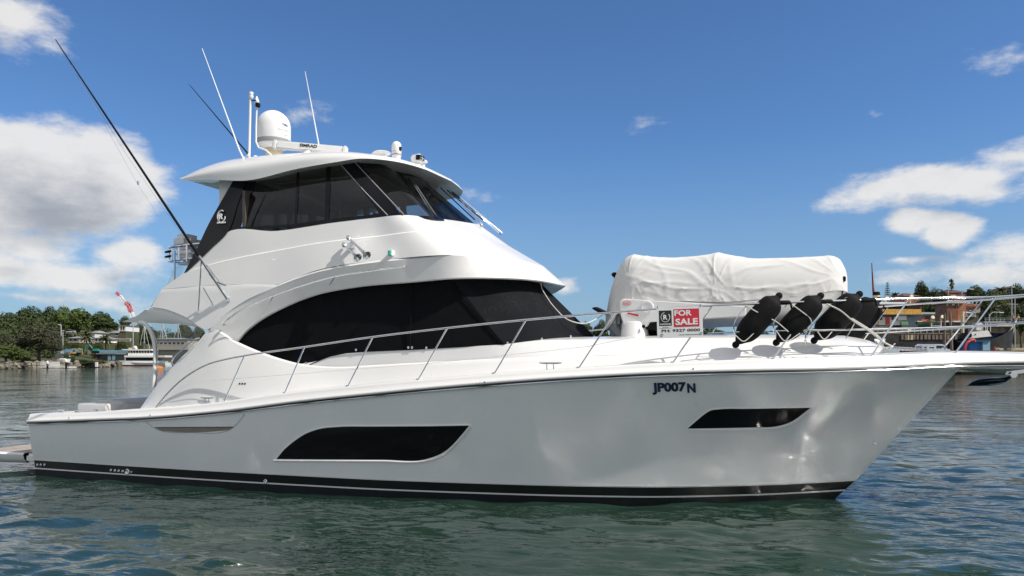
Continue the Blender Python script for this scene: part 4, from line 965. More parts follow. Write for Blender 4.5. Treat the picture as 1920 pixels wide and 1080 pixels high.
g.add([sp(.05, .672, .003), sp(.325, .672, .003), sp(.325, .684, .003), sp(.05, .684, .003)], [(0, 1, 2, 3)])
for (u_, v_, rr) in ((.10, .90, .02), (.955, .885, .017)): g.tube([sp(u_, v_, .004)+rt*math.cos(a)*rr+up*math.sin(a)*rr for a in [R(30*i) for i in range(11)]], .0035, 4)
g.build('black_lettering', 'black_print', sign)
for u_ in (.02, .96): G().tube([sp(u_, .02, .004), sp(u_, -.05, .01), sp(u_, -.05, -.03), sp(u_, .02, -.006)], .004, 5).build('cable_tie', 'rubber', sign)
# ---- fenders lashed in the rail
FL = ['black teardrop fender nearest the for-sale sign, lashed inside the bow rail', 'middle black teardrop fender in the row of three on the near bow rail', 'black teardrop fender nearest the bow in the near row, white emblem on top', 'black fender tied to the far bow rail behind the foremost near fender']
def fender(pt, pb, dia, y0, lab):
    a, b = S(pt[0], pt[1], y0), S(pb[0], pb[1], y0-.10); c = (a+b)/2
    t_ = on_boat('fender', lab, 'fender', c, 'black fenders lashed along the bow rails'); ax = (a-b).normalized(); L_ = (a-b).length; r = dia/2
    pr_ = [(.0, -.5), (.030, -.495), (.036, -.47), (.030, -.445), (.055, -.42), (r*.48, -.37), (r*.80, -.29), (r*.97, -.17), (r, .0), (r*.99, .15), (r*.93, .27), (r*.80, .35), (r*.52, .395), (.075, .42), (.045, .45), (.045, .485), (.02, .5), (0, .5)]
    G().lathe((0, 0, 0), [(max(v.x, 0), v.y*L_) for v in spline([Vector((q, z, 0)) for q, z in pr_], 3)], 32, ax).build('body', 'rubber', t_, 70)
    for e in (.47, -.47):
        cc = ax*L_*e; sd_ = ax.cross(Vector((0, 1, 0))).normalized()
        G().tube([cc+ax*math.cos(q)*.045+sd_*math.sin(q)*.04 for q in [2*math.pi*i/12 for i in range(13)]], .015, 6, caps=False).build('eye', 'rubber', t_)
    return t_, a, b, ax, L_
D = 14/1400
f1 = fender((1463, 552), (1377, 649), .375, -1.77, FL[0]); f2 = fender((1541, 552), (1453, 645), .375, -1.51, FL[1]); f3 = fender((1614, 549), (1524, 641), .41, -1.20, FL[2]); f4 = fender((1650, 560), (1566, 640), .55, 1.2, FL[3])
em = (f3[1]-f3[2])*.0
g = G(); ec = S(1591, 560.5, f3[1].y-.17)-((f3[1]+f3[2])/2)
g.tube([ec+Vector((math.cos(a)*.06, 0, math.sin(a)*.028)) for a in [R(20*i) for i in range(19)]], .004, 4, caps=False); put_text(g, 'R', ec, (1, 0, 0), (0, 0, 1), .05, .02, .004, None, .035); g.build('printed_emblem', 'white', f3[0])
# lashings, padded sleeves on the rail and basket hoops
for k_, (a, b, y) in enumerate([((1451, 568), (1482, 567), 0), ((1532, 566), (1561, 565), 0), ((1613, 564), (1641, 562), 0)]):
    p, q = RY(a[0], a[1], .09), RY(b[0], b[1], .09)
    g = G().tube([p, p.lerp(q, .1), p.lerp(q, .9), q], [.020, .036, .036, .020], 10); g.tube([q, q+Vector((.02, -.02, -.10))], .016, 6); yp(g, 'rail_sleeve', 'rubber')
yp(G().tube([S(1655, 576, .95), S(1700, 574, .95)], .036, 10), 'rail_sleeve', 'rubber')
def rope(P_, nm='fender_rope', r=.0085):
    yp(G().tube(spline([RY(a, b, c_) for a, b, c_ in P_], 4), r, 6), nm, 'rope')
rope([(1399, 573, .02), (1428, 590, .0), (1455, 603, .02), (1478, 622, .06)]); rope([(1378, 628, .03), (1395, 640, .02), (1404, 634, .02), (1437, 585, .0)])
rope([(1485, 571, .02), (1504, 585, .0), (1521, 601, .02), (1520, 618, .05), (1508, 640, .05)]); rope([(1455, 620, .03), (1472, 640, .0), (1500, 625, .0)])
rope([(1550, 570, .02), (1575, 582, 0), (1597, 600, 0), (1625, 618, .05), (1655, 640, .1), (1674, 650, .3)], r=.012); rope([(1597, 597, .0), (1640, 625, .1), (1662, 645, .2)], r=.012); rope([(1603, 605, .02), (1590, 628, .05), (1586, 634, .1)])
rope([(1533, 622, .03), (1545, 636, .02), (1560, 622, .02)])
for (a, b, c_, d_) in [(1399, 574, 1376, 612), (1477, 570, 1450, 610), (1562, 568, 1510, 630)]:
    g = G().tube(spline([RY(a, b, .09), RY((a+c_)/2-4, (b+d_)/2, .02), RY(c_, d_, .04), RY(c_+2, d_+16, .1)], 4), .010, 6); yp(g, 'fender_hoop', 'steel')

# ================================================================== WATER
def water():
    rng = np.random.RandomState(3)
    cam_a = np.concatenate([np.linspace(-42, 42, 420), np.linspace(44, 316, 100)])
    r = [1.0]; 
    while r[-1] < 7000: r.append(r[-1]*(1.03 if r[-1] < 5 else 1.0062 if r[-1] < 26 else 1.0105 if r[-1] < 60 else 1.03 if r[-1] < 400 else 1.12)+.0)
    r = np.array(r); A, Rr = np.meshgrid(np.radians(cam_a), r)
    Xw = Rr*np.sin(A); Yw = Rr*np.cos(A); Z_ = np.zeros_like(Xw)
    for i in range(80):
        lam = .24*(8.0**(rng.rand()**1.25)); k = 2*math.pi/lam
        th = R(250)+rng.randn()*.75; kx, ky = k*math.cos(th), k*math.sin(th)
        amp = .0036*lam**.85*(.5+rng.rand())
        step = np.where(Rr < 26, Rr*.0062, Rr*.0105); fade = np.clip((lam/step-2.5)/2.0, 0, 1)
        ph = rng.rand()*6.283; mod = .6+.4*np.sin(Xw*.21*rng.rand()+Yw*.17*rng.rand()+ph*2)
        Z_ += amp*fade*mod*np.sin(kx*Xw+ky*Yw+ph)
    n, m_ = Xw.shape
    co = np.stack([Xw, Yw, Z_], -1).reshape(-1, 3)
    i, j = np.meshgrid(np.arange(n-1), np.arange(m_), indexing='ij'); j2 = (j+1) % m_
    f = np.stack([i*m_+j, i*m_+j2, (i+1)*m_+j2, (i+1)*m_+j], -1).reshape(-1, 4)
    co = np.vstack([co, [[0, 0, 0]]]); c = len(co)-1
    me = bpy.data.meshes.new('water')
    tri = np.stack([np.full(m_, c), (np.arange(m_)+1) % m_, np.arange(m_)], -1)
    me.vertices.add(len(co)); me.vertices.foreach_set('co', co.astype(np.float32).ravel())
    nl = f.size+tri.size; me.loops.add(nl); me.loops.foreach_set('vertex_index', np.concatenate([f.ravel(), tri.ravel()]).astype(np.int32))
    tot = np.concatenate([np.full(len(f), 4), np.full(len(tri), 3)]); me.polygons.add(len(tot))
    me.polygons.foreach_set('loop_start', np.concatenate([[0], np.cumsum(tot)[:-1]]).astype(np.int32)); me.polygons.foreach_set('loop_total', tot.astype(np.int32))
    me.update(calc_edges=True); me.shade_smooth(); me.flip_normals()
    if me.polygons[0].normal.z < 0: me.flip_normals()
    m = bpy.data.materials.new('harbour_water'); m.use_nodes = True; k = NT(m.node_tree); b = k.n['Principled BSDF']
    tc = k.new('ShaderNodeTexCoord'); o = tc.outputs['Object']
    b.inputs['IOR'].default_value = 1.5; b.inputs['Roughness'].default_value = .055
    pn = k.noise(o, .12, 3, .5)
    k.put(b.inputs['Base Color'], k.mix(k.smooth(pn, .35, .65), (.010, .028, .020, 1), (.019, .043, .031, 1)))
    rt_ = k.new('ShaderNodeVectorRotate'); rt_.rotation_type = 'Z_AXIS'; k.l.new(o, rt_.inputs['Vector']); rt_.inputs['Angle'].default_value = R(14)
    q = k.v('MULTIPLY', rt_.outputs[0], (.62, 1.7, 1))
    h = k.m('ADD', k.m('MULTIPLY', k.noise(q, 1.7, 2, .45, .5), 1.5), k.m('MULTIPLY', k.noise(q, 6.0, 2, .5, .3), .34))
    patch = k.smooth(k.noise(o, .22, 3, .5, .5), .35, .62, .35, 1.25)
    bn = k.new('ShaderNodeBump'); bn.inputs['Strength'].default_value = 1.0; bn.inputs['Distance'].default_value = .027
    k.put(bn.inputs['Height'], k.m('MULTIPLY', h, patch)); k.l.new(bn.outputs[0], b.inputs['Normal'])
    me.materials.append(m)
    ob = bpy.data.objects.new('water', me); COL.objects.link(ob); tag(ob, 'green blue harbour water with small ripples around the yacht', None, None, 'structure')
water()

# ================================================================== SHORES
def lerp_tab(tab, x):
    if x <= tab[0][0]: return tab[0][1]
    for (a, b), (c, d) in zip(tab, tab[1:]):
        if x <= c:
            q = (x-a)/(c-a); q = q*q*(3-2*q); return b+(d-b)*q
    return tab[-1][1]
SHORE = [(-900, 140), (-200, 150), (0, 166), (60, 186), (130, 196), (205, 207), (215, 214), (224, 248), (260, 264), (400, 290), (1200, 270), (1500, 215), (1620, 175), (1750, 160), (2000, 150), (2800, 130)]
HMAX = [(-900, 12), (0, 13), (250, 12), (420, 9), (1100, 6), (1400, 7), (1600, 12), (1700, 15), (2000, 17), (2800, 18)]
def ground(X_, Y_):
    px = 960+FPX*X_/Y_; s_ = lerp_tab(SHORE, px); d = Y_-s_
    if d < 0: return 1.15+d*.6
    h = lerp_tab(HMAX, px); q = min(1, max(0, (d-14)/70)); q = q*q*(3-2*q)
    return 1.15+.5*min(1, d/14)+h*q+.5*mn.noise(Vector((X_*.05, Y_*.05, 0)))*min(1, d/20)
M['earth'] = mat('grassy_bank', (.050, .062, .026), .95, col2=(.095, .085, .05), vscale=.09, bump=.6, bscale=.8)
M['rock'] = mat('shore_rock', (.26, .23, .18), .9, col2=(.12, .105, .085), vscale=.5, bump=.8, bscale=2)
M['timber'] = mat('weathered_timber', (.20, .16, .12), .85, var=.4, vscale=2)
M['brick'] = mat('red_brick', (.36, .15, .085), .85, var=.25, vscale=1)
M['tile'] = mat('terracotta_tile', (.33, .12, .07), .8, var=.3, vscale=.8)
M['darktile'] = mat('brown_tile', (.13, .07, .055), .8, var=.3, vscale=.8)
M['render_wall'] = mat('cream_render', (.40, .36, .30), .85, var=.12)
M['whitewall'] = mat('white_wall', (.72, .71, .68), .8, var=.1)
M['roofgrey'] = mat('grey_roof', (.30, .31, .32), .6, var=.2)
M['pane'] = mat('dark_window', (.02, .025, .03), .12, spec=.5)
M['hoard'] = mat('blue_hoarding', (.20, .36, .46), .6, var=.35, vscale=.3)
M['blue'] = mat('blue_paint', (.02, .14, .42), .5, var=.2)
M['teal'] = mat('teal_machine', (.02, .30, .24), .5, var=.2)
M['yellow'] = mat('yellow_paint', (.68, .38, .05), .6, col2=(.50, .27, .05), vscale=1.5)
M['orange'] = mat('orange_paint', (.75, .26, .03), .5, var=.2)
M['rust'] = mat('rust_red', (.26, .055, .035), .8, var=.4, vscale=1)
M['wood'] = mat('varnished_wood', (.20, .075, .035), .5, var=.3, vscale=2)
M['hullblack'] = mat('tar_black_hull', (.011, .011, .013), .55, col2=(.028, .026, .024), vscale=.6)
M['lime'] = mat('green_paint', (.16, .34, .14), .6, var=.3, vscale=1.2)
M['pole'] = mat('galvanised_pole', (.48, .49, .49), .5, metal=.2, var=.1)
M['maroon'] = mat('maroon_paint', (.07, .015, .015), .5, var=.2)
M['redpaint'] = mat('red_paint', (.62, .06, .035), .5, var=.15)
def ter():
    rows = []
    rr = list(range(0, 60, 3))+list(range(60, 160, 10))+[180, 220, 300, 420, 650, 1100]
    angs = [math.atan((px-960)/FPX) for px in range(-1500, 3400, 22)]
    for d in rr:
        r = []
        for a in angs:
            px = 960+FPX*math.tan(a); Y_ = lerp_tab(SHORE, px)-6+d; X_ = math.tan(a)*Y_; r.append(Vector((X_, Y_, ground(X_, Y_)+(0 if d else -2))))
        rows.append(r)
    o = G().grid(rows).build('terrain', 'earth', None, 60); tag(o, 'grassy wooded shore rising behind the harbour', None, None, 'structure')
ter()
def shore_rocks():
    rnd = random.Random(2); g = G()
    for i in range(950):
        px = rnd.uniform(-250, 420) if i < 650 else rnd.uniform(1100, 2300)
        s_ = lerp_tab(SHORE, px); Yd = s_-2.6+rnd.random()*3.2; X_ = (px-960)/FPX*Yd; z = .05+(Yd-s_+2.6)*.42+rnd.random()*.25
        r = rnd.uniform(.3, .75); bm = bmesh.new(); bmesh.ops.create_icosphere(bm, subdivisions=1, radius=r)
        for v in bm.verts: v.co = Vector((v.co.x*1.3, v.co.y, v.co.z*.75))*rnd.uniform(.75, 1.2)
        bm.verts.index_update(); g.add([v.co+Vector((X_, Yd, z)) for v in bm.verts], [tuple(v.index for v in f.verts) for f in bm.faces]); bm.free()
    o = g.build('shore_rocks', 'rock', None, 10); tag(o, 'piled pale rocks lining the foot of the shore', 'rocks', None, 'stuff')
shore_rocks()

# ------------------------------------------------------------------ trees
def leaf_mat(name, a, b, c_):
    m = bpy.data.materials.new(name); m.use_nodes = True; k = NT(m.node_tree); bs = k.n['Principled BSDF']
    oi = k.new('ShaderNodeObjectInfo'); tc = k.new('ShaderNodeTexCoord'); g_ = k.new('ShaderNodeNewGeometry')
    f = k.smooth(k.noise(tc.outputs['Object'], .55, 4, .6), .35, .65)
    col = k.mix(f, tuple(a)+(1,), tuple(b)+(1,)); col = k.mix(k.m('MULTIPLY', g_.outputs['Random Per Island'], .6), col, tuple(c_)+(1,))
    col = k.mix(k.m('MULTIPLY', oi.outputs['Random'], .35), col, (.05, .06, .03, 1))
    k.put(bs.inputs['Base Color'], col); bs.inputs['Roughness'].default_value = .7; bs.inputs['Specular IOR Level'].default_value = .2
    bs.inputs['Subsurface Weight'].default_value = 0
    return m
M['leaf'] = leaf_mat('fig_leaves', (.026, .046, .014), (.046, .070, .020), (.068, .085, .03))
M['leaf2'] = leaf_mat('casuarina_foliage', (.042, .048, .026), (.066, .068, .036), (.08, .078, .048))
M['leaf3'] = leaf_mat('bright_leaves', (.055, .090, .016), (.085, .125, .026), (.10, .13, .036))
M['palmleaf'] = leaf_mat('palm_fronds', (.05, .07, .025), (.09, .10, .04), (.11, .11, .05))
M['bark'] = mat('tree_bark', (.12, .095, .07), .9, var=.4, vscale=3)
def leaves(g, lobes, n, sz, rnd, flat=.6):
    """clumps of leaf faces through lobes (centre, radii); denser at the skin"""
    tot = sum(l[1][0]*l[1][1] for l in lobes)
    for c_, rad in lobes:
        for _ in range(int(n*rad[0]*rad[1]/tot)):
            d = Vector((rnd.gauss(0, 1), rnd.gauss(0, 1), rnd.gauss(0, 1))).normalized(); q = rnd.random()**.28
            q *= 1+.16*mn.noise(d*2.2+Vector(c_))+.10*mn.noise(d*5+Vector(c_))
            p = Vector((c_[0]+d.x*rad[0]*q, c_[1]+d.y*rad[1]*q, c_[2]+d.z*rad[2]*q*(1 if d.z > 0 else .7)))
            nn_ = (d+Vector((rnd.gauss(0, .6), rnd.gauss(0, .6), rnd.gauss(0, .6)+flat*.5))).normalized(); a = nn_.orthogonal().normalized(); a.rotate(Matrix.Rotation(rnd.random()*6.28, 3, nn_)); b = nn_.cross(a)
            s_ = sz*rnd.uniform(.5, 1.3)
            g.add([p-a*s_, p-b*s_*.6, p+a*s_+nn_*s_*.2, p+b*s_*.7], [(0, 1, 2, 3)])
PROTO = {}
def proto(kind, var):
    """crown and trunk meshes, 10 m tall, returned as (crown mesh, trunk mesh)"""
    if (kind, var) in PROTO: return PROTO[kind, var]
    rnd = random.Random(hash((kind, var)) % 1000 if False else sum(map(ord, kind))*7+var); g = G(); t_ = G()
    if kind in ('broad', 'grey', 'bright'):
        lobes = [((0, 0, 6.2), (3.0, 3.0, 3.2))]
        for i in range(11):
            a = rnd.random()*6.28; r = rnd.uniform(1.6, 3.4); z = rnd.uniform(3.8, 8.2); q = 1-abs(z-5.2)/6.5
            lobes.append(((math.cos(a)*r*q, math.sin(a)*r*q, z), tuple(rnd.uniform(1.0, 1.9)*k_ for k_ in (1, 1, .72))))
        leaves(g, lobes, 5200 if kind != 'grey' else 6500, .30 if kind != 'grey' else .21, rnd)
        t_.tube([(0, 0, -1), (0.05, 0, 1), (.1, .1, 3.0)], [.42, .34, .25], 8)
        for i in range(6):
            a = i*1.05+rnd.random(); t_.tube([(.08, .08, 2.4+.2*i), (math.cos(a)*1.0, math.sin(a)*1.0, 4+.2*i), (math.cos(a)*2.2, math.sin(a)*2.2, 5.6+.3*i)], [.18, .12, .05], 6)
    elif kind == 'bush':
        leaves(g, [((rnd.uniform(-3.5, 3.5), rnd.uniform(-1.5, 1.5), rnd.uniform(1.5, 5.5)), (rnd.uniform(1.6, 2.6), 1.8, rnd.uniform(1.8, 3.2))) for _ in range(9)], 3800, .3, rnd); t_.tube([(0, 0, -1), (0, 0, 4)], [.3, .1], 6)
    elif kind == 'pine':   # Norfolk pine: whorled, drooping tiers with gaps
        t_.tube([(0, 0, -1), (0, 0, 9.9)], [.22, .02], 8)
        for i in range(17):
            z = 1.2+8.4*i/16; L_ = 2.5*(1-i/17.5)**.85
            for j in range(7):
                a = j*.9+i*.5+rnd.random()*.2; tip_ = Vector((math.cos(a)*L_, math.sin(a)*L_, z+.18*L_)); t_.tube([(0, 0, z), tip_], [.04, .015], 4)
                for _ in range(26):
                    p = Vector((0, 0, z)).lerp(tip_, rnd.uniform(.2, 1.0)); p += Vector((rnd.gauss(0, .09), rnd.gauss(0, .09), rnd.gauss(.03, .05))); s_ = .12; g.add([p, p+Vector((rnd.uniform(-s_, s_), rnd.uniform(-s_, s_), s_*1.4)), p+Vector((rnd.uniform(-s_, s_), rnd.uniform(-s_, s_), s_*.3))], [(0, 1, 2)])
    elif kind in ('palm', 'tallpalm'):
        zc = 7.4 if kind == 'palm' else 8.4; t_.tube([(0, 0, -1), (.1, 0, zc*.5), (0, 0, zc)], [.42, .30, .26] if kind == 'palm' else [.22, .15, .13], 8)
        n = 46 if kind == 'palm' else 60; Lf = 3.4 if kind == 'palm' else 1.5
        for i in range(n):
            a = rnd.random()*6.28; el = rnd.uniform(-.7, 1.25) if kind == 'palm' else rnd.uniform(-1.3, 1.4); L_ = Lf*rnd.uniform(.75, 1.05); P_ = []
            for k_ in range(7):
                q = k_/6; P_.append(Vector((math.cos(a)*L_*q*math.cos(el*(1-.3*q)), math.sin(a)*L_*q*math.cos(el*(1-.3*q)), zc+L_*q*math.sin(el)-L_*.45*q*q)))
            for k_ in range(6):
                p, q_ = P_[k_], P_[k_+1]; dv = (q_-p); sd_ = dv.cross(Vector((0, 0, 1))).normalized()
                for s_ in (-1, 1):
                    wl = (.55 if kind == 'palm' else .34)*(1-abs(k_-2.5)/5)
                    g.add([p, q_, q_+sd_*s_*wl-Vector((0, 0, wl*.5)), p+sd_*s_*wl*.6-Vector((0, 0, wl*.3))], [(0, 1, 2, 3)])
    elif kind == 'bare':
        def br(p, d, L_, r, n):
            q = p+d*L_; t_.tube([p, q], [r, r*.6], 5)
            if n:
                for _ in range(3): br(q, (d+Vector((rnd.uniform(-.7, .7), rnd.uniform(-.7, .7), rnd.uniform(-.2, .5)))).normalized(), L_*.72, r*.6, n-1)
        br(Vector((0, 0, -1)), Vector((0, 0, 1)), 4, .25, 4)
    m = {'broad': 'leaf', 'grey': 'leaf2', 'bright': 'leaf3', 'bush': 'leaf', 'pine': 'leaf', 'palm': 'palmleaf', 'tallpalm': 'palmleaf', 'bare': 'bark'}[kind]
    out_ = []
    for gg, nm, mm in ((g, 'crown', m), (t_, 'trunk', 'bark')):
        if not gg.v: out_.append(None); continue
        me = bpy.data.meshes.new(kind+'_'+nm); me.from_pydata([tuple(v) for v in gg.v], [], gg.f); me.update(); me.materials.append(M[mm])
        if nm == 'trunk': me.shade_smooth()
        out_.append(me)
    PROTO[kind, var] = out_; return out_
NAMES = {'broad': 'broadleaf_tree', 'grey': 'casuarina_tree', 'bright': 'broadleaf_tree', 'bush': 'bush', 'pine': 'norfolk_pine', 'palm': 'palm_tree', 'tallpalm': 'palm_tree', 'bare': 'bare_tree'}
def tree(kind, px, top_, base, Yd, wpx, lab, grp=None, var=0, cat='tree'):
    p = W(px, base, Yd); H = (base-top_)/FPX*Yd; wid = wpx/FPX*Yd
    gz = ground(p.x, p.y)
    if gz < p.z: H += p.z-gz; p.z = gz
    nat = {'broad': 8.6, 'grey': 8.6, 'bright': 8.6, 'bush': 10, 'pine': 5.0, 'palm': 6.6, 'tallpalm': 3.0, 'bare': 6}[kind]
    nz_ = {'broad': 9.6, 'grey': 9.6, 'bright': 9.6, 'bush': 8.0, 'pine': 10, 'palm': 10.0, 'tallpalm': 10, 'bare': 11}[kind]
    o = thing(NAMES[kind], lab, cat if kind != 'bush' else 'bush', p, random.random()*6.28 if kind not in ('bush',) else 0, grp)
    s_ = wid/nat; o.scale = (s_, s_, H/nz_)
    for me, nm in zip(proto(kind, var), ('crown', 'trunk')):
        if me is None: continue
        c = bpy.data.objects.new(nm, me); COL.objects.link(c); c.parent = o
    return o
GL = 'trees on the left shore'; GR = 'trees on the right shore'; GM = 'trees on the far shore behind the yacht'
tree('broad', 18, 585, 640, 285, 40, 'low dark tree beside the red-roofed house at the left edge', GL, 1)
tree('broad', 58, 572, 640, 262, 66, 'broad dark tree, leftmost of the tall crowns on the left shore', GL, 0)
tree('broad', 95, 573, 640, 272, 44, 'round dark tree second among the tall crowns on the left shore', GL, 2)
tree('bright', 119, 572, 640, 262, 42, 'tall domed tree in the middle of the row on the left shore', GL, 1)
tree('bright', 148, 576, 645, 250, 56, 'yellow-green tree, the brightest of the tall crowns on the left shore', GL, 0)
tree('broad', 188, 583, 645, 262, 54, 'dark round tree standing apart to the left of the crane', GL, 1)
tree('broad', 172, 590, 635, 300, 30, 'small dark tree in the gap between two round crowns left of the crane', GL, 2)
tree('broad', 234, 591, 625, 320, 26, 'small dark tree above the white box house near the crane foot', GL, 0)
tree('broad', 214, 603, 640, 310, 30, 'low dark tree behind the grey roofed house near the crane', GL, 2)
tree('grey', 30, 622, 680, 205, 80, 'grey-green feathery casuarina at the left edge of the bank', GL, 0)
tree('grey', 72, 607, 681, 202, 84, 'largest grey-green casuarina in front of the dark crowns', GL, 1)
tree('grey', 98, 622, 682, 200, 46, 'grey-green casuarina just left of the tall lamp post', GL, 2)
tree('bright', 12, 647, 684, 178, 66, 'low bright green spreading tree at the water edge, far left', GL, 2)
tree('bright', 42, 655, 684, 180, 44, 'low bright green tree beside the timber jetty', GL, 0)
tree('palm', 162, 618, 645, 232, 32, 'dark date palm on the bank above the teal excavator', GL, 0)
tree('palm', 198, 622, 648, 232, 28, 'dark date palm on the bank above the blue shed', GL, 1)
tree('bush', 130, 661, 676, 196, 20, 'round dark bush by the small moored runabout', 'bushes on the left bank', 0)
tree('bush', 160, 672, 681, 199, 80, 'low green hedge above the rock wall between jetty and ferry', 'bushes on the left bank', 1)
for px, lb in ((222, 'dark bush under the white box house'), (243, 'dark bush left of the ferry mast'), (262, 'dark bush behind the ferry roof')): tree('bush', px, 638, 656, 268, 26, lb, 'bushes on the left bank', px % 3)
for i_, (px, b_, lb) in enumerate([(126, 645, 'scrub below the long pale cottage'), (146, 647, 'scrub between the long pale cottage and the first date palm'), (182, 648, 'scrub between the two date palms'), (212, 650, 'scrub below the brown gabled house'), (232, 640, 'scrub at the foot of the white box house')]): tree('bush', px, b_-9, b_+7, 226 if px < 205 else 249, 26, lb, 'bushes on the left bank', i_ % 3)
k_ = 0
for px, tp_, wd_, lb in [(262, 603, 26, 'dark tree behind the ferry mast, above the ferry'), (283, 612, 30, 'dark tree seen left of the curved cockpit roof strut'), (345, 600, 34, 'tree seen through the clear curtain behind the sail masts'), (372, 606, 30, 'tree behind the sail masts at the foot of the cabin wing')]: tree('broad', px, tp_, 665, 300, wd_, lb, GM, k_ % 3); k_ += 1
for px, tp_, wd_, lb in [(1100, 602, 36, 'green tree right of the black windscreen cover'), (1128, 598, 36, 'green tree just left of the covered tender'), (1160, 604, 40, 'tree hidden mostly behind the davit base'), (1240, 612, 60, 'far tree under the davit arm'), (1330, 610, 60, 'far tree seen under the tender hull'), (1420, 612, 60, 'far tree behind the near fenders')]: tree('broad', px, tp_, 668, 290, wd_, lb, GM, k_ % 3); k_ += 1
for px, tp_, wd_, lb in [(420, 602, 70, 'far tree behind the cabin wing'), (500, 600, 80, 'far tree hidden behind the saloon')]: tree('broad', px, tp_, 668, 300, wd_, lb, GM, k_ % 3)
# right side
tree('broad', 1600, 566, 640, 220, 70, 'dark tree behind the fenders and tug funnel', GR, 1)
tree('pine', 1664, 529, 565, 250, 24, 'tiered norfolk pine right of the cream tug funnel', None, 0)
tree('palm', 1679, 543, 570, 250, 22, 'bushy palm beside the tiered norfolk pine', GR, 0)
tree('broad', 1727, 525, 562, 255, 32, 'tall dark tree standing against the sky above the tiled roof', GR, 2)
tree('bare', 1743, 531, 562, 252, 22, 'leafless tree right of the tall dark tree', None, 0)
tree('broad', 1757, 541, 585, 240, 56, 'green tree left of the brick apartment block', GR, 0)
tree('broad', 1735, 556, 588, 215, 46, 'low green tree below the leafless tree', GR, 1)
tree('broad', 1768, 560, 592, 205, 40, 'green tree below the brick apartments', GR, 2)
tree('tallpalm', 1784, 516, 561, 265, 12, 'tall thin fan palm rising above the brick apartment block', None, 0)
tree('broad', 1828, 534, 575, 235, 44, 'dark green tree right of the brick apartment block', GR, 1)
tree('broad', 1856, 541, 600, 215, 44, 'mid green tree behind the red brick house', GR, 0)
tree('palm', 1876, 532, 580, 232, 30, 'palm crown poking above the trees on the right', GR, 1)
tree('bright', 1876, 546, 600, 205, 44, 'yellow-green tree below the palm crown on the right', GR, 1)
tree('broad', 1905, 530, 600, 215, 40, 'tree under the dark gable at the right edge', GR, 2)
tree('broad', 1860, 562, 622, 178, 50, 'large dark shaded tree behind the black workboat', GR, 0)
tree('broad', 1887, 565, 622, 182, 44, 'dark tree behind the tall light poles on the right', GR, 2)
tree('broad', 1915, 566, 620, 186, 44, 'dark tree at the right edge above the workboat bow', GR, 1)
tree('broad', 1720, 566, 615, 190, 50, 'low tree behind the orange tug deckhouse', GR, 0)
tree('broad', 1690, 568, 615, 200, 40, 'low tree behind the tug, left of the deckhouse end', GR, 2)
tree('bright', 1950, 528, 600, 210, 60, 'olive tree beyond the right edge', GR, 0)

# woodland covering the slopes behind the houses: reads as one mass
def wood():
    rnd = random.Random(12); g = G()
    for q_ in range(2500):
        px = rnd.choice([rnd.uniform(-350, 300), rnd.uniform(1600, 2350), rnd.uniform(1650, 2000)]); s_ = lerp_tab(SHORE, px)
        Yd = s_+rnd.uniform(44, 190)
        if q_ % 3 == 0: px = rnd.uniform(280, 1650); s_ = lerp_tab(SHORE, px); Yd = s_+rnd.uniform(16, 130)
        if q_ > 1800: px = rnd.uniform(-300, 112); s_ = lerp_tab(SHORE, px); Yd = s_+rnd.uniform(22, 75)
        X_ = (px-960)/FPX*Yd
        r = rnd.uniform(1.4, 3.2); c_ = (X_, Yd, ground(X_, Yd)+r*.55); leaves(g, [(c_, (r, r, r*.8))], 46, .42, rnd)
    me = bpy.data.meshes.new('woodland'); me.from_pydata([tuple(v) for v in g.v], [], g.f); me.materials.append(M['leaf']); me.update()
    o = bpy.data.objects.new('woodland', me); COL.objects.link(o); tag(o, 'dark scrub and woodland covering the slopes behind the houses', 'woodland', None, 'stuff')
wood()
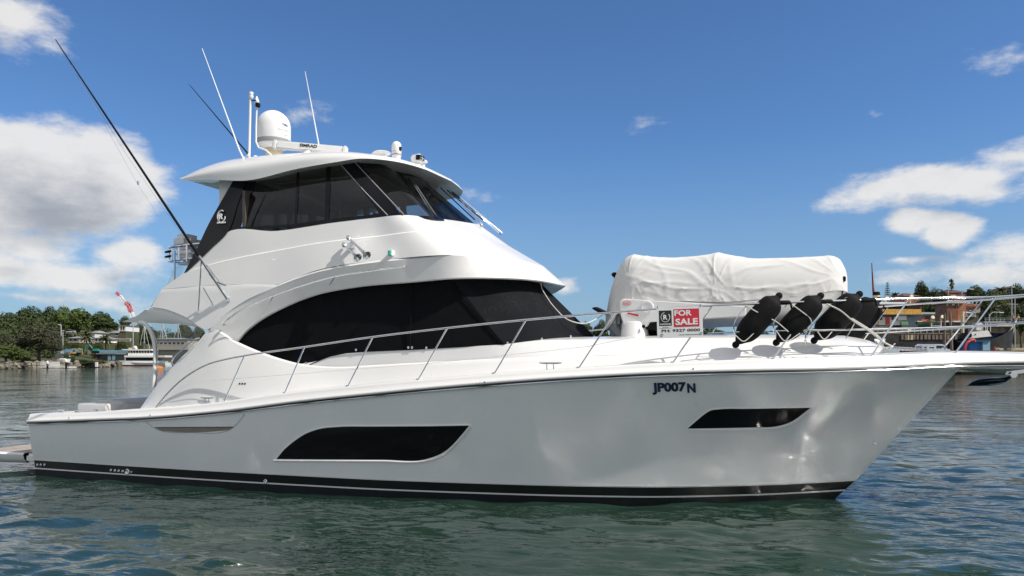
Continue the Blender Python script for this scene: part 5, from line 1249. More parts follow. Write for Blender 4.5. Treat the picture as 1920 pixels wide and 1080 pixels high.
# ------------------------------------------------------------------ boxes placed by bearing
def PB(px0, px1, py0, py1, Yd, dep, g=None):
    """box whose front face spans the given columns and rows at distance Yd"""
    a, b = W(px0, py0, Yd), W(px1, py1, Yd)
    g = g or G(); g.box(((a.x+b.x)/2, Yd+dep/2, (a.z+b.z)/2), (abs(b.x-a.x), dep, abs(a.z-b.z))); return g
def loc(g, o): L_ = o.location; g.v = [v-L_ for v in g.v]; return g
def add(o, g, nm, m, sharp=30, parent=None): return loc(g, o).build(nm, m, parent or o, sharp)
def house(lab, px0, px1, eave, base, Yd, wall, roof, ridge, wins=(), gable=False, dep=9, cat='house', grp=None):
    p = W((px0+px1)/2, base, Yd); o = thing('house' if cat == 'house' else 'building', lab, cat, p, 0, grp)
    gz = min(ground(p.x, p.y), p.z)
    g = PB(px0, px1, eave, base, Yd, dep); 
    if gz < p.z: a, b = W(px0, base, Yd), W(px1, base, Yd); add(o, G().box(((a.x+b.x)/2, Yd+dep/2+.1, (gz+p.z)/2-.52), (b.x-a.x-.3, dep-.3, p.z-gz+1)), 'foundation', 'earth')
    add(o, g, 'wall', wall)
    a, b = W(px0, eave, Yd), W(px1, eave, Yd); zr = W(px0, ridge, Yd).z; z = a.z; ov = .45
    if gable: g = G().slab([(a.x-ov, Yd-ov, z), (b.x+ov, Yd-ov, z), ((a.x+b.x)/2, Yd-ov, zr)], (0, dep+2*ov, 0))
    else:
        v = [(a.x-ov, Yd-ov, z), (b.x+ov, Yd-ov, z), (b.x+ov, Yd+dep+ov, z), (a.x-ov, Yd+dep+ov, z)]; hx = min(dep/2, (b.x-a.x)*.35)
        v += [(a.x+hx, Yd+dep/2, zr), (b.x-hx, Yd+dep/2, zr)]; g = G().add(v, [(0, 1, 5, 4), (1, 2, 5), (2, 3, 4, 5), (3, 0, 4), (3, 2, 1, 0)])
    add(o, g, 'roof', roof)
    for (c0, c1, r0_, r1_) in wins:
        q0, q1 = W(c0, r0_, Yd-.03), W(c1, r1_, Yd-.03)
        w_ = add(o, G().box(((q0.x+q1.x)/2, Yd-.02, (q0.z+q1.z)/2), (q1.x-q0.x, .10, q0.z-q1.z)), 'window', 'pane')
        f_ = G(); xw = q1.x-q0.x; 
        for zz in (q0.z, q1.z): f_.box(((q0.x+q1.x)/2, Yd-.07, zz), (xw+.16, .06, .10))
        add(o, f_, 'frame', 'whitewall', parent=w_) if False else add(o, f_, 'window_trim', 'whitewall')
    return o
house('pink rendered house with red tiled roof at the far left edge', -14, 11, 600, 610, 270, 'render_wall', 'tile', 594.5, [(2, 7, 602, 607)])
house('low white-roofed house among trees at the left edge', -6, 20, 621, 628, 240, 'whitewall', 'roofgrey', 614, [(4, 8, 622, 626)])
house('small house with a terracotta roof among the trees, left', 22, 34, 620, 626, 236, 'whitewall', 'tile', 615, [(26, 30, 621, 624)])
house('cottage with a grey roof below the yellow-green tree', 119, 133, 623, 631, 258, 'whitewall', 'roofgrey', 619, [(122, 126, 624, 628)])
house('long pale cottage on the bank above the blue hoarding', 128, 148, 634, 643, 238, 'render_wall', 'roofgrey', 629, [(131, 134, 635, 640), (139, 143, 635, 640)])
house('white cottage right of the first date palm', 166, 178, 624, 633, 252, 'whitewall', 'roofgrey', 619, [(169, 173, 626, 630)])
house('cream cottage between the two date palms', 176, 192, 634, 642, 240, 'whitewall', 'roofgrey', 630, [(179, 182, 635, 640), (186, 189, 635, 640)])
house('brown gabled house on the bank right of the date palms', 203, 222, 637, 646, 252, 'brick', 'roofgrey', 630, [(207, 211, 639, 643), (218, 220, 638, 642)])
house('dark roofed house beside the white box house', 206, 224, 624, 631, 256, 'render_wall', 'roofgrey', 618, [(217, 221, 625, 629)])
o = house('modern white box house on columns near the crane foot', 222.5, 236, 610, 621, 250, 'whitewall', 'whitewall', 609.8, [(226, 229, 611.5, 619), (230.5, 233.5, 611.5, 619)])
add(o, PB(232, 240, 611, 632, 252, 5), 'side_wall', 'render_wall')
house('long cream apartment terrace seen through the clear curtain', 288, 352, 636, 656, 262, 'render_wall', 'roofgrey', 633, [(292+8*i, 297+8*i, 641, 646) for i in range(7)], cat='building')
# retaining wall and rubble on the bank
o = thing('retaining_wall', 'pale stone retaining wall across the bank below the cottages', 'wall', W(205, 640, 236)); add(o, PB(196, 244, 636, 640, 236, .6), 'wall_face', 'render_wall'); add(o, PB(196, 244, 635, 636, 235.8, 1), 'coping', 'whitewall')
# hoarding, sheds, excavator
o = thing('construction_hoarding', 'pale blue painted hoarding along the left bank', 'fence', W(130, 661, 208))
for c0 in range(107, 152, 9): add(o, PB(c0, c0+8.7, 653.3+(c0 % 2), 661, 208+(c0 % 3)*.05, .15), 'panel', 'hoard')
o = thing('construction_hoarding', 'pale blue hoarding right of the teal excavator', 'fence', W(205, 662, 212))
for c0 in range(186, 232, 9): add(o, PB(c0, c0+8.7, 656+(c0 % 2)*.6, 662, 212+(c0 % 3)*.05, .15), 'panel', 'hoard')
o = thing('site_shed', 'dark grey site shed with pale blue doors beside the ferry', 'shed', W(200, 676, 215)); add(o, PB(181, 216, 664, 676, 215, 5), 'wall', 'pane'); add(o, PB(180, 217, 662.6, 664, 214.6, 6), 'roof', 'roofgrey')
for c0 in (202, 210): add(o, PB(c0, c0+5.5, 665, 675, 214.9, .1), 'door', 'hoard')
add(o, PB(196, 200, 667, 671, 214.9, .1), 'window', 'pane')
o = thing('site_shed', 'low white site hut below the blue hoarding', 'shed', W(118, 668, 204)); add(o, PB(104, 122, 664, 670, 204, 4), 'wall', 'whitewall'); add(o, PB(103, 123, 662.6, 664, 203.6, 5), 'roof', 'roofgrey')
def excav(lab, px, py, Yd, m, flip, s_=1.0):
    o = thing('excavator', lab, 'excavator', W(px, py, Yd)); sg = -1 if flip else 1
    add(o, G().box(o.location+Vector((0, 0, .5)), (4.2*.8, 2.6, .9), bev=.2), 'track', 'rubber'); add(o, G().box(o.location+Vector((-.3*sg, 0, 1.7)), (3.0, 2.4, 1.3), bev=.2), 'body', m); add(o, G().box(o.location+Vector((.5*sg, -.5, 2.4)), (1.2, 1.1, 1.6), bev=.15), 'cab', 'pane')
    b = o.location+Vector((1.0*sg, 0, 1.8)); e = b+Vector((2.2*sg, 0, 2.6)); f = e+Vector((2.2*sg, 0, -.4)); h_ = f+Vector((.5*sg, 0, -2.4))
    add(o, G().tube([b, e, f], [.35, .30, .22], 6), 'boom', m); add(o, G().tube([f, h_], [.22, .15], 6), 'arm', m); add(o, G().box(h_+Vector((-.3*sg, 0, -.3)), (.9, 1.0, .8), bev=.2), 'bucket', m); o.scale = (s_, s_, s_)
excav('teal excavator with raised arm on the left bank', 179, 662, 205, 'teal', True, .5); excav('yellow excavator beside the dark bush on the left bank', 138, 666, 204, 'yellow', False, .42)
# ------------------------------------------------------------------ lamp posts
def lamp(px, top_, base, Yd, arm, lab, grp='street lamps on the shores', r=.10, drop=0.0):
    p = W(px, base, Yd); z1 = W(px, top_, Yd).z; gz = min(ground(p.x, p.y), p.z); o = thing('street_lamp', lab, 'street lamp', Vector((p.x, p.y, gz)), 0, grp)
    q = Vector((p.x, Yd, z1)); a = arm/FPX*Yd
    add(o, G().tube([(p.x, Yd, gz-.3), q], [r*1.3, r*.8], 8), 'pole', 'pole')
    e = q+Vector((a, 0, .35 if a else 0)); add(o, G().tube(spline([q-Vector((0, 0, .6)), q+Vector((a*.15, 0, .15)), e], 4), r*.6, 6), 'arm', 'pole'); add(o, G().box(e+Vector((a*.05, 0, -.05)), (.8, .3, .16), bev=.05), 'lamp_head', 'whitewall')
lamp(114.5, 611, 668, 205, -3, 'tall lamp post with a short left arm on the left bank', r=.16); lamp(117.8, 622, 668, 204, 0.01, 'plain grey pole right beside the tall left lamp post', r=.14)
lamp(1778, 541, 585, 160, .6, 'lamp post in front of the brick apartments'); lamp(1803.5, 545, 580, 155, 18, 'lamp post with long curved arm right of the brick apartments')
lamp(1897, 541, 603, 150, 2, 'tall lamp post in front of the dark gable'); lamp(1903, 558, 604, 148, .5, 'shorter pole right of the tall lamp post at the right'); lamp(1855, 589, 612, 142, 22, 'low lamp with a long arm above the black workboat')
# ------------------------------------------------------------------ jetty, small craft, marker, buoy
o = thing('timber_jetty', 'low timber jetty with a handrail at the left shore', 'jetty', W(45, 689, 172))
add(o, PB(16, 78, 684.2, 685.6, 176, 3), 'deck', 'timber')
for px in range(18, 78, 10): add(o, PB(px, px+1, 680, 693, 176, .25), 'post', 'timber')
add(o, PB(14, 78, 679.6, 680.2, 176, .12), 'handrail', 'timber'); add(o, PB(14, 78, 681.8, 682.2, 176, .1), 'handrail', 'timber')
o = thing('pontoon', 'floating pontoon with a white slatted screen beside the jetty', 'pontoon', W(100, 689.5, 182)); add(o, PB(74, 129, 687.6, 689.6, 181, 3.2), 'deck', 'whitewall')
g = G()
for i in range(17): PB(75.5+i*2.15, 77.0+i*2.15, 678.3+(i % 2)*.3, 686.8, 181.5, .08, g)
for r_ in (679.6, 685.5): PB(75, 112, r_, r_+.5, 181.6, .05, g)
add(o, g, 'slatted_screen', 'whitewall'); add(o, PB(112, 124, 685.5, 687.5, 181.5, .3), 'side_board', 'render_wall')
for px, lb in ((124, 'dark mooring pile with a white cap at the pontoon end'), (89, 'dark mooring pile with a white cap in front of the slatted screen')):
    p = W(px, 690, 180); o = thing('mooring_pile', lb, 'pile', (p.x, p.y, -.5), 0, 'capped piles of the pontoon'); top_ = W(px, 678 if px > 100 else 681, 180).z
    add(o, G().tube([(p.x, p.y, -1), (p.x, p.y, top_)], .22, 10), 'pile', 'rubber'); add(o, G().lathe((p.x, p.y, top_), [(.30, -.15), (.33, .25), (.12, .55), (0, .6)], 12), 'cap', 'whitewall')
def motorboat(lab, px0, px1, wl, Yd, decks, hullm, grp=None, name='motor_boat', cat='boat', fb=5, bow=1, depth=4.0):
    a, b = W(px0, wl, Yd), W(px1, wl, Yd); o = thing(name, lab, cat, (( a.x+b.x)/2, Yd, 0), 0, grp); L_ = b.x-a.x; xs_l = a.x; zt_ = W(px0, wl-fb, Yd).z
    rows = []
    for i in range(13):
        q = i/12; x = xs_l+L_*q; s_ = q if bow > 0 else 1-q; hw_ = depth/2*(1-max(0, (s_-.55)/.45)**2.2)*.98+.03; zz = zt_*(1+.25*max(0, s_-.4)); ov = .0
        xo = (1 if bow > 0 else -1)*.10*L_*max(0, s_-.7)/.3
        rows.append([Vector((x+xo, Yd+depth/2-hw_, zz)), Vector((x+xo*.5, Yd+depth/2-hw_*.93, zz*.45)), Vector((x, Yd+depth/2-hw_*.7, -.4)), Vector((x, Yd+depth/2+hw_*.7, -.4)), Vector((x+xo*.5, Yd+depth/2+hw_*.93, zz*.45)), Vector((x+xo, Yd+depth/2+hw_, zz))])
    g = G().grid([[r[j] for r in rows] for j in range(6)]); g.add(rows[0], [tuple(range(6))]); g.add(rows[-1], [tuple(range(6))]); g.grid([[r[0] for r in rows], [r[5] for r in rows]])
    add(o, g, 'hull', hullm)
    for (nm, m, c0, c1, r0_, r1_, dy, dp) in decks: add(o, PB(c0, c1, r0_, r1_, Yd+dy, dp), nm, m)
    return o
ferry = motorboat('white two-deck ferry with a dark red waterline moored by the left shore', 216, 309, 686, 236, [
    ('side_deck', 'white', 216, 296, 676.5, 684.0, .3, 4.6), ('window_band', 'pane', 235.5, 292, 670.2, 676.5, .45, 4.2), ('aft_cabin', 'whitewall', 222, 235.5, 670.2, 676.6, .5, 4.0), ('main_roof', 'white', 216.5, 309, 666.4, 670, 0, 5.2),
    ('upper_cabin', 'pane', 242, 281, 657.5, 664.8, .9, 3.2), ('upper_coaming', 'white', 240, 286, 661.8, 666.4, .8, 3.6), ('upper_roof', 'white', 228, 284, 654.6, 657.2, .5, 4.2), ('roof_locker', 'cream', 241, 252, 651.8, 654.6, 1, 2)], 'white', None, 'ferry', 'ferry', 6.2, -1, 5.4)
add(ferry, PB(215.5, 292, 684.0, 686.4, 235.85, 5.7), 'boot_band', 'maroon'); add(ferry, G().tube([W(249.6, 655, 238), W(249.6, 604, 238)], .13, 8), 'mast', 'pole')
add(ferry, G().lathe(W(253.5, 652, 237), [(.5, -.3), (.55, .2), (.3, .55), (0, .6)], 12), 'radar_dome', 'white')
g = G()
for i in range(8): PB(218+i*2.4, 218.3+i*2.4, 671, 677, 236, .08, g)
for i in range(11): PB(228+i*5.2, 228.5+i*5.2, 657, 662, 236.6, .08, g)
add(ferry, g, 'deck_posts', 'whitewall')
motorboat('small white runabout lying below the dark bush', 107, 126, 689.3, 194, [('windscreen', 'pane', 114, 118, 682.6, 685, 1, 1.2), ('cabin', 'white', 112, 120, 684.6, 686.9, .8, 1.6)], 'white', None, 'runabout', 'boat', 3.4, 1, 2.2).location.z = 1.75
def sailer(lab, px0, px1, wl, Yd, mast, top_, boomto):
    o = motorboat(lab, px0, px1, wl, Yd, [('cabin', 'white', px0+(px1-px0)*.35, px0+(px1-px0)*.72, wl-8, wl-4.2, .8, 1.6), ('cabin_window', 'pane', px0+(px1-px0)*.40, px0+(px1-px0)*.66, wl-6.8, wl-5.4, .76, .1)], 'white', 'sailing yachts moored behind the ferry', 'sailing_yacht', 'sailing yacht', 4.5, 1, 3.0)
    y_ = Yd+1.5; add(o, G().tube([W(mast, wl-4, y_), W(mast, top_, y_)], [.20, .14], 8), 'mast', 'pole'); add(o, G().tube([W(mast, wl-12, y_), W(boomto, wl-11, y_)], .16, 8), 'boom', 'pole')
    add(o, G().tube([W(mast, top_+1, y_), W(px1+1, wl-5, y_)], .06, 5), 'forestay', 'white'); add(o, G().tube([W(mast, top_+1, y_), W(px0+1, wl-5, y_)], .05, 5), 'backstay', 'white'); add(o, G().tube([W(mast-3, (wl+top_)/2-4, y_), W(mast+3, (wl+top_)/2-4, y_)], .06, 5), 'spreader', 'pole')
sailer('white sailing yacht with the thickest mast, just right of the cockpit roof strut', 292, 322, 682, 262, 304.8, 604, 294); sailer('white sailing yacht in the middle of the clear curtain', 313, 348, 680, 285, 334, 608, 322); sailer('white sailing yacht nearest the cabin wing, with the shortest mast', 346, 378, 680, 300, 362, 614, 352)
sailer('white sailing yacht whose bare mast stands right of the ferry mast', 255, 285, 683, 275, 270.5, 608, 262)
p = W(297.5, 693.5, 156); o = thing('mooring_buoy', 'orange mooring buoy floating right of the cockpit roof strut', 'buoy', (p.x, p.y, 0)); add(o, G().lathe((p.x, p.y, 0), [(.3, -.2), (1.0, -.05), (1.05, .45), (.6, .75), (.18, .85), (0, .86)], 18), 'float', 'orange'); add(o, G().tube([(p.x-.2, p.y, .8), (p.x-.2, p.y, 1.3)], .05, 6), 'pick_up_ring', 'pole')
p = W(180, 689, 190); o = thing('channel_marker', 'small red and white channel marker by the rock wall', 'marker', (p.x, p.y, -.5)); add(o, PB(178.3, 182, 679, 688, 190, .5), 'pile', 'whitewall'); add(o, G().slab([W(177.8, 679, 190), W(182.2, 679, 190), W(180, 672.5, 190)], (0, .1, 0)), 'topmark', 'rust')
# ------------------------------------------------------------------ crane
b = W(252, 600, 340); o = thing('tower_crane', 'red and white luffing crane jib leaning left above the trees', 'crane', (b.x, 340, ground(b.x, 340)))
def lattice(A, B, wd_, n, m, nm):
    A, B = Vector(A), Vector(B); d = (B-A); u = d.cross(Vector((0, 1, 0))).normalized()*wd_/2; v = Vector((0, wd_/2, 0)); g = G(); cs = [u+v, u-v, -u-v, -u+v]
    for c_ in cs: g.tube([A+c_, B+c_], .16, 5)
    for i in range(n):
        for j in range(4): g.tube([A+d*(i/n)+cs[j], A+d*((i+1)/n)+cs[(j+1) % 4]], .10, 4)
    add(o, g, nm, m)
K = [W(252.5, 603, 340), W(246, 585.5, 340), W(241.5, 573.5, 340), W(235, 567, 340), W(224, 554.5, 340), W(218, 548, 340)]
lattice(K[0], K[1], 1.3, 4, 'white', 'jib_section'); lattice(K[1], K[2], 1.3, 3, 'redpaint', 'jib_section'); lattice(K[2], K[3], 1.2, 2, 'redpaint', 'jib_section'); lattice(K[3], K[4], 1.0, 4, 'white', 'jib_section'); lattice(K[4], K[5], .8, 2, 'redpaint', 'jib_section')
lattice((b.x, 340, ground(b.x, 340)-1), K[0], 1.8, 12, 'pole', 'tower'); add(o, G().tube([K[2], W(244, 569, 340), K[1]], .2, 5), 'strut', 'redpaint'); add(o, G().tube([W(244, 569, 340), K[4]], .06, 4), 'stay', 'rubber')

# ================================================================== RIGHT: wharf, tug, workboat
YD = 122
tug = thing('tugboat', 'old black-hulled tug with yellow deckhouse and cream funnel', 'tugboat', W(1700, 700, YD))
def ta(nm, m, *a, sharp=30): return add(tug, PB(*a), nm, m)
tug.location.z = 0
g = G(); zt_ = W(1600, 628, YD).z
rows = []
for i in range(15):
    q = i/14; x0_ = W(1560, 650, YD).x; x1_ = W(1800, 650, YD).x; x = x0_+(x1_-x0_)*q; hw_ = 3.4*(1-max(0, (abs(q-.5)-.3)/.2)**2.5)+.1; z = zt_+.8*(2*q-1)**2
    rows.append([Vector((x, YD+3.6-hw_, z)), Vector((x, YD+3.6-hw_, z*.5)), Vector((x, YD+3.6-hw_*.8, -.5)), Vector((x, YD+3.6+hw_*.8, -.5)), Vector((x, YD+3.6+hw_, z))])
g.grid([[r[j] for r in rows] for j in range(5)]); g.grid([[r[0]-Vector((0, 0, .5)) for r in rows], [r[4]-Vector((0, 0, .5)) for r in rows]]); add(tug, g, 'hull', 'hullblack')
ta('yellow_cabin', 'yellow', 1629, 1648, 592, 609, YD+2, 3.2); ta('white_cabin', 'whitewall', 1648, 1690, 594, 609.5, YD+2, 3.2); ta('cabin_door', 'redpaint', 1660.5, 1668.5, 594.5, 608.5, YD+1.9, .1)
for c0, c1, r0_, r1_ in ((1649.5, 1654, 594, 600), (1672, 1676, 593.5, 599.5), (1679, 1686, 593.5, 600)): ta('cabin_window', 'pane', c0, c1, r0_, r1_, YD+1.92, .1)
ta('boat_deck', 'timber', 1624, 1732, 588.8, 590.6, YD+1.2, 4.8)
for i in range(6): ta('deck_screen', 'yellow', 1630+16.3*i, 1646+16.3*i, 579.6+.15*(i % 2), 588.8, YD+1.3, .12)
for i in range(12): ta('saloon_window', 'pane', 1648+6.7*i, 1652.4+6.7*i, 572.6, 579.4, YD+1.62, .1)
ta('upper_saloon', 'rust', 1646, 1728, 571.6, 580, YD+1.7, 3.6); ta('upper_roof', 'roofgrey', 1626, 1733, 569.4, 571.4, YD+1.2, 4.8); ta('top_house', 'white', 1632, 1700, 566.5, 569.4, YD+1.8, 3.4)
f_ = W(1643, 571, YD+3.5); rF = 6.6/FPX*YD; z1_ = W(1643, 554, YD+3.5).z-f_.z; z2_ = W(1643, 547.2, YD+3.5).z-f_.z
add(tug, G().lathe(f_, [(rF*1.05, -.5), (rF, z1_)], 24), 'funnel', 'cream'); add(tug, G().lathe(f_, [(rF*1.0, z1_), (rF*1.03, z1_+.02), (rF*1.0, z2_-.1), (rF*.8, z2_), (rF*.7, z2_-.2)], 24), 'funnel_top', 'rubber')
add(tug, G().tube([W(1638, 548, YD+3.5), W(1637, 538, YD+3.5), W(1634.5, 493, YD+3.5)], [.22, .16, .07], 8), 'mast', 'rust')
def cowl(px, base, top_, Yd, m='cream', par=None):
    p = W(px, base, Yd); h_ = W(px, top_, Yd).z-p.z; r = .13
    return add(par or tug, G().tube([p, p+Vector((0, 0, h_*.6)), p+Vector((.0, -.05, h_*.75)), p+Vector((0, -.22, h_*.88)), p+Vector((0, -.55, h_*.95))], [r, r, r*1.3, r*1.9, r*2.3], 12), 'cowl_vent', m, 50)
for c0, b0, t0, r0_ in ((1706.5, 572, 555, 0), (1661, 566, 558, 0)): cowl(c0, b0, t0, YD+3)
cowl(1746, 613, 594, YD+1.2); cowl(1764, 613, 593, YD+1.2)
ta('deck_plank', 'timber', 1560, 1800, 624, 626.4, YD+.05, .4); ta('ladder_rail', 'whitewall', 1748, 1765, 610.5, 611.3, YD+.6, .1)
ta('green_locker', 'lime', 1690, 1703, 603, 609.5, YD+1.6, 1.2); ta('deck_box', 'cream', 1697, 1712, 628, 637, YD-.05, .12); ta('awning', 'whitewall', 1684, 1700, 592, 600, YD+1.6, 1)
cowl(1702, 630, 618, YD+.5)
g = G()
for i in range(18): PB(1600+i*11.5, 1600.5+i*11.5, 614, 624, YD+.6, .07, g)
for r_ in (614, 618.5): PB(1600, 1800, r_, r_+.4, YD+.6, .06, g)
add(tug, g, 'deck_rail', 'whitewall')
g = G(); rnd = random.Random(8)
for i in range(15): PB(1690+i*7.2, 1694+i*7.2+rnd.random()*1.5, 627.6, 636.5, YD-.06, .12, g)
add(tug, g, 'hull_openings', 'timber')
o = thing('lifeboat', 'pale green lifeboat on the tug deck between the cowl vents', 'lifeboat', W(1737, 612, YD+1)); 
rows = []
for i in range(9):
    q = i/8; x = 1718+37*q; hw_ = 1.0*math.sin(math.pi*min(max(q, .06), .94))**.6; zt2 = W(x, 603-1.5*(2*q-1)**2, YD+1.8); zb2 = W(x, 609.5, YD+1.8)
    rows.append([Vector((zt2.x, YD+1.8-hw_, zt2.z)), Vector((zt2.x, YD+1.8-hw_*.7, (zt2.z+zb2.z)/2)), Vector((zt2.x, YD+1.8, zb2.z)), Vector((zt2.x, YD+1.8+hw_*.7, (zt2.z+zb2.z)/2)), Vector((zt2.x, YD+1.8+hw_, zt2.z))])
g = G().grid([[r[j] for r in rows] for j in range(5)]); add(o, g, 'hull', 'lime'); add(o, PB(1720, 1753, 601.8, 603.2, YD+1.1, 1.4), 'gunwale', 'whitewall'); add(o, PB(1728, 1745, 598.6, 602, YD+1.3, .9), 'cover', 'redpaint')
# steel wharf building roof and clutter behind
o = thing('wharf_shed', 'low grey-roofed wharf shed behind the tug lifeboat', 'shed', W(1750, 600, 140)); add(o, PB(1722, 1766, 589, 612, 140, 6), 'wall', 'roofgrey'); add(o, PB(1718, 1770, 585.5, 589, 139.4, 7), 'roof', 'pole'); add(o, PB(1735, 1748, 593, 611, 139.9, .1), 'doorway', 'pane')
# wooden wheelhouse vessel
wv = thing('timber_workboat', 'brown timber wheelhouse vessel with white top rails and a cream mast', 'boat', Vector((W(1790, 660, 126).x, 126, 0)))
add(wv, PB(1745, 1815, 604, 690, 127, 4), 'hull', 'hullblack'); add(wv, PB(1772, 1812, 601.5, 604, 126.4, 4.6), 'deck_edge', 'whitewall'); add(wv, PB(1776, 1796.5, 568, 602, 126.9, 3.6), 'wheelhouse', 'wood'); add(wv, PB(1796.5, 1811, 567.5, 602, 127.3, 3.2), 'wheelhouse_wing', 'brick'); add(wv, PB(1773, 1812, 566, 568, 126.5, 4.4), 'wheelhouse_roof', 'whitewall'); add(wv, PB(1789, 1793, 569.5, 577, 126.85, .1), 'window', 'pane')
add(wv, PB(1782, 1802, 604, 613, 126.9, .4), 'lower_panel', 'timber')
g = G()
for px in (1776, 1786, 1788.5, 1797, 1806): g.tube([W(px, 566, 126.8), W(px, 574-17, 126.8)], .07, 5)
for r_ in (557, 561.5): g.tube([W(1776, r_, 126.8), W(1786, r_, 126.8)], .07, 5); g.tube([W(1788.5, r_, 126.8), W(1806, r_, 126.8)], .07, 5)
g.v = [v-Vector((0, 0, .62)) for v in g.v]
add(wv, g, 'top_rail', 'whitewall'); add(wv, G().tube([W(1804.5, 624, 125.6), W(1804.5, 584, 125.6)], .28, 12), 'mast', 'cream')
p = W(1782.5, 690, 118); o = thing('wharf_pile', 'tall brown timber pile in front of the wooden wheelhouse', 'pile', (p.x, 118, -.5)); g = G().tube([(p.x+.4, 118, -1), (W(1781, 584, 118).x, 118, W(1781, 584, 118).z)], [.26, .18], 10); loc(g, o); ob = g.build('pile', 'timber', o)
p = W(1771, 690, 119); o = thing('wharf_pile', 'short pale timber pile left of the wooden wheelhouse', 'pile', (p.x, 119, -.5)); g = G().tube([(p.x, 119, -1), W(1771, 588, 119)], [.2, .16], 10); loc(g, o).build('pile', 'timber', o)
# black workboat with a white bulwark
wb2 = thing('black_workboat', 'black-hulled workboat with a white bulwark and flared white bow, right', 'workboat', Vector((W(1865, 660, 124).x, 124, 0)))
rows = []
x0_, x1_ = W(1806, 650, 124).x, W(1911, 650, 124).x
for i in range(17):
    q = i/16; x = x0_+(x1_-x0_)*q; hw_ = 2.6*(1-max(0, (q-.55)/.45)**2.2)+.05; z = W(0, 634.5, 124).z-.2*math.sin(math.pi*min(1, q*1.6))+2.6*max(0, q-.45)**2/.3; fl2 = 1.2*max(0, q-.7)/.3
    rows.append([Vector((x+fl2, 126.6-hw_, z)), Vector((x+fl2*.4, 126.6-hw_*.95, z*.55)), Vector((x, 126.6-hw_*.7, -.4)), Vector((x, 126.6+hw_*.7, -.4)), Vector((x+fl2*.4, 126.6+hw_*.95, z*.55)), Vector((x+fl2, 126.6+hw_, z))])
g = G().grid([[r[j] for r in rows] for j in range(6)]); g.grid([[r[0]-Vector((0, 0, .3)) for r in rows], [r[5]-Vector((0, 0, .3)) for r in rows]]); g.add(rows[0], [tuple(range(6))]); add(wb2, g, 'hull', 'hullblack')
top_rows = [[r[0]+Vector((0, .02, 0)) for r in rows[13:]], [r[0]+Vector((.35, -.06, 1.35*(.4+.2*i))) for i, r in enumerate(rows[13:])]]
add(wb2, G().grid(top_rows), 'bow_bulwark', 'whitewall')
add(wb2, G().slab([W(1817, 634.6, 123.9), W(1859.5, 630.5, 123.9), W(1854, 621, 123.9), W(1852, 619.5, 123.9), W(1818.5, 622.5, 123.9)], (0, .15, 0)), 'side_bulwark', 'whitewall')
add(wb2, G().lathe(W(1818, 629, 123.7), [(.30, -.1), (.42, 0), (.30, .12)], 14, (0, -1, 0)), 'tyre_fender', 'rubber'); add(wb2, G().lathe(W(1829, 627, 123.85), [(.12, 0), (.12, .03), (0, .03)], 12, (0, -1, 0)), 'hull_disc', 'navy')
add(wb2, PB(1831, 1841, 605, 619.5, 125.5, 1.2), 'white_locker', 'whitewall'); add(wb2, PB(1858, 1884, 613, 624.5, 125.2, 2.2), 'engine_casing', 'timber'); add(wb2, PB(1856, 1903, 609.5, 612, 124.6, 3.6), 'shelter_roof', 'cream'); add(wb2, PB(1884, 1900, 612, 626, 125.8, 2), 'shelter_wall', 'roofgrey')
g = G()
for px in (1838, 1842.5, 1848, 1851, 1857, 1901): g.tube([W(px, 622, 124.6), W(px, 606, 124.6)], .06, 5)
add(wb2, g, 'posts', 'whitewall')
# low bridge with rails behind
o = thing('road_bridge', 'low pale bridge deck with railings behind the black workboat', 'bridge', W(1890, 606, 138)); add(o, PB(1846, 2010, 602, 606.5, 138, 4), 'deck', 'roofgrey')
g = G()
for i in range(22): PB(1848+i*7, 1848.4+i*7, 596, 602, 138, .08, g)
for r_ in (596, 599): PB(1846, 2005, r_, r_+.45, 138, .07, g)
add(o, g, 'railing', 'pole')
for px, m, lb in ((1899.5, 'orange', 'person in an orange vest standing on the pale bridge'), (1909.5, 'yellow', 'person in a yellow vest standing on the pale bridge')):
    b = W(px, 605, 137.6); pr_ = thing('person', lb, 'person', b); s_ = .82
    me_ = bpy.data.meshes.new('body'); bm = bmesh.new()
    J = [(0, 0, .95), (0, 0, 1.2), (0, 0, 1.45), (0, 0, 1.58), (0, 0, 1.72), (-.19, 0, 1.42), (-.26, 0, 1.15), (-.22, -.12, .92), (.19, 0, 1.42), (.26, 0, 1.15), (.22, -.12, .92), (-.10, 0, .88), (-.12, 0, .48), (-.12, 0, .06), (.10, 0, .88), (.12, .02, .48), (.12, 0, .06), (-.12, -.12, .03), (.12, -.12, .03)]
    E = [(0, 1), (1, 2), (2, 3), (3, 4), (2, 5), (5, 6), (6, 7), (2, 8), (8, 9), (9, 10), (0, 11), (11, 12), (12, 13), (0, 14), (14, 15), (15, 16), (13, 17), (16, 18)]
    RD = [.15, .14, .16, .06, .10, .07, .05, .04, .07, .05, .04, .10, .07, .05, .10, .07, .05, .04, .04]
    vs = [bm.verts.new(Vector(j)*s_) for j in J]; [bm.edges.new((vs[a], vs[c])) for a, c in E]; bm.to_mesh(me_); bm.free()
    ob = bpy.data.objects.new('body', me_); COL.objects.link(ob); ob.parent = pr_; md = ob.modifiers.new('skin', 'SKIN'); sk = me_.skin_vertices[0].data
    for i, r in enumerate(RD): sk[i].radius = (r*s_, r*s_*.8)
    sk[0].use_root = True; ob.modifiers.new('sub', 'SUBSURF').levels = 1; me_.materials.append(M['navy'])
    G().lathe(Vector((0, 0, 0)), [(.15, .78), (.165, .95), (.17, 1.12), (.14, 1.22), (.06, 1.24)], 12).build('vest', m, pr_)
    G().lathe(Vector((0, 0, 1.47)), [(.10, -.06), (.115, 0), (.09, .06), (0, .085)], 12).build('hard_hat', m, pr_)
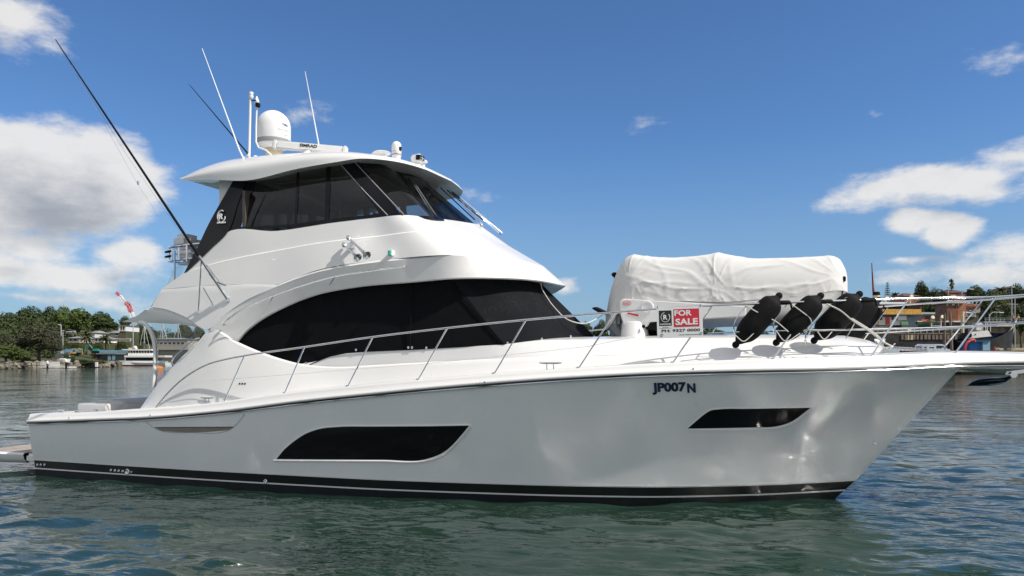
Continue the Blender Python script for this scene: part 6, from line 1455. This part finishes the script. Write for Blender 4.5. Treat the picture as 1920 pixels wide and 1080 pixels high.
# small davit, blue container, barge
o = thing('blue_container', 'blue open skip on the barge in front of the black workboat', 'container', W(1835, 657, 112)); add(o, PB(1819, 1843, 640.5, 662, 113, 2.4), 'side_panel', 'blue'); add(o, PB(1843, 1856.5, 640, 662, 112.6, 2.8), 'end_panel', 'hoard'); add(o, PB(1818, 1857, 639, 640.3, 112.4, 3.2), 'rim', 'blue')
o = thing('orange_hose_crane', 'small curved red-orange lifting arm left of the blue skip', 'lifting arm', W(1810, 660, 111)); add(o, G().tube(spline([W(1809, 662, 111), W(1810, 649, 111), W(1814, 642, 111), W(1820, 638.5, 111), W(1827, 638, 111), W(1828, 641, 111)], 5), [.17]*26, 8), 'arm', 'redpaint')
o = thing('work_barge', 'low cluttered work barge with planks below the black workboat', 'barge', Vector((W(1890, 690, 112).x, 112, 0))); add(o, PB(1790, 2010, 657, 697, 112, 8), 'hull', 'timber')
rnd = random.Random(4); bz = W(0, 656.9, 112.4).z
CLUT = [('white_crate', 'cream'), ('rusty_drum', 'rust'), ('plank_stack', 'timber'), ('rope_heap', 'rope'), ('blue_drum', 'blue')]
labs = ['stack of pale planks at the right end of the barge', 'rusty drum beside the blue skip', 'cream crate in the middle of the barge deck', 'brown crate under the workboat bow', 'pile of white rope at the barge edge', 'dark red box near the right frame edge']
for i, (px, wpx, hpx, m, nm) in enumerate([(1905, 24, 2.5, 'cream', 'plank_stack'), (1863, 4, 5, 'rust', 'drum'), (1875, 8, 4, 'cream', 'crate'), (1888, 6, 4.5, 'timber', 'crate'), (1870, 5, 2, 'rope', 'rope_pile'), (1896, 5, 6, 'rust', 'tool_box')]):
    p = W(px, 657, 112.6+i*.5); ob = thing(nm, labs[i], nm.replace('_', ' '), (p.x, p.y, bz)); u = 112/FPX
    g = G()
    if nm == 'drum': g.lathe((0, 0, 0), [(.30, 0), (.32, .02), (.30, .3), (.32, .32), (.30, .6), (.32, .62), (0, .62)], 14)
    elif nm == 'rope_pile':
        for j in range(5): g.tube([Vector((math.cos(a)*(.5-.06*j), math.sin(a)*(.3-.03*j), .06+.07*j)) for a in [R(30*k2) for k2 in range(13)]], .05, 5)
    elif nm == 'plank_stack':
        for j in range(4): g.box((rnd.uniform(-.1, .1), 0, .05+.09*j), (wpx*u, .9, .07), Matrix.Rotation(R(rnd.uniform(-4, 4)), 3, 'Z'))
    else:
        g.box((0, 0, hpx*u/2), (wpx*u, .7, hpx*u), bev=.03)
        for s_ in (-.36, .36): g.box((0, s_, hpx*u*.5), (wpx*u*1.02, .03, hpx*u*.15))
    g.build('body', m, ob)
# houses on the right hill
o = house('brick apartment block with a brown tiled roof on the right hill', 1775, 1815, 548.5, 562, 262, 'brick', 'darktile', 541, [(1785, 1791, 549.5, 553), (1797, 1801, 549.5, 553), (1805, 1811, 549.5, 553), (1785, 1793, 556.5, 559), (1797, 1801, 556.5, 559), (1805, 1811, 556.5, 559)], cat='building')
add(o, PB(1783, 1793, 553.8, 556, 261.4, .7), 'balcony', 'whitewall')
house('brown tiled roof house below the tall dark tree', 1696, 1726, 556, 572, 240, 'brick', 'darktile', 547.5, [(1702, 1706, 558, 562), (1716, 1721, 558, 562)])
add(bpy.data.objects[-1], G(), 'x', 'brick') if False else None
o = house('red brick house with an orange gable right of the wheelhouse', 1807, 1829, 575, 589, 175, 'brick', 'tile', 569, [(1811, 1814, 577, 581), (1818, 1821, 577, 582)], gable=True)
house('orange tiled house behind the red brick gable', 1822, 1838, 572.5, 586, 183, 'render_wall', 'tile', 566, [(1831, 1835, 574, 578)])
house('white walled house with pale roof below the red brick house', 1812, 1830, 587, 594, 160, 'whitewall', 'pole', 581, [(1815, 1819, 588, 592)])
house('dark gabled house high at the right edge', 1891, 1915, 541, 556, 235, 'roofgrey', 'darktile', 535.5, [(1896, 1902, 543, 548)], gable=True)
house('grey house with white trims at the right edge below the trees', 1902, 1924, 572, 590, 190, 'roofgrey', 'darktile', 566, [(1908, 1912, 574, 580), (1915, 1919, 574, 580)])
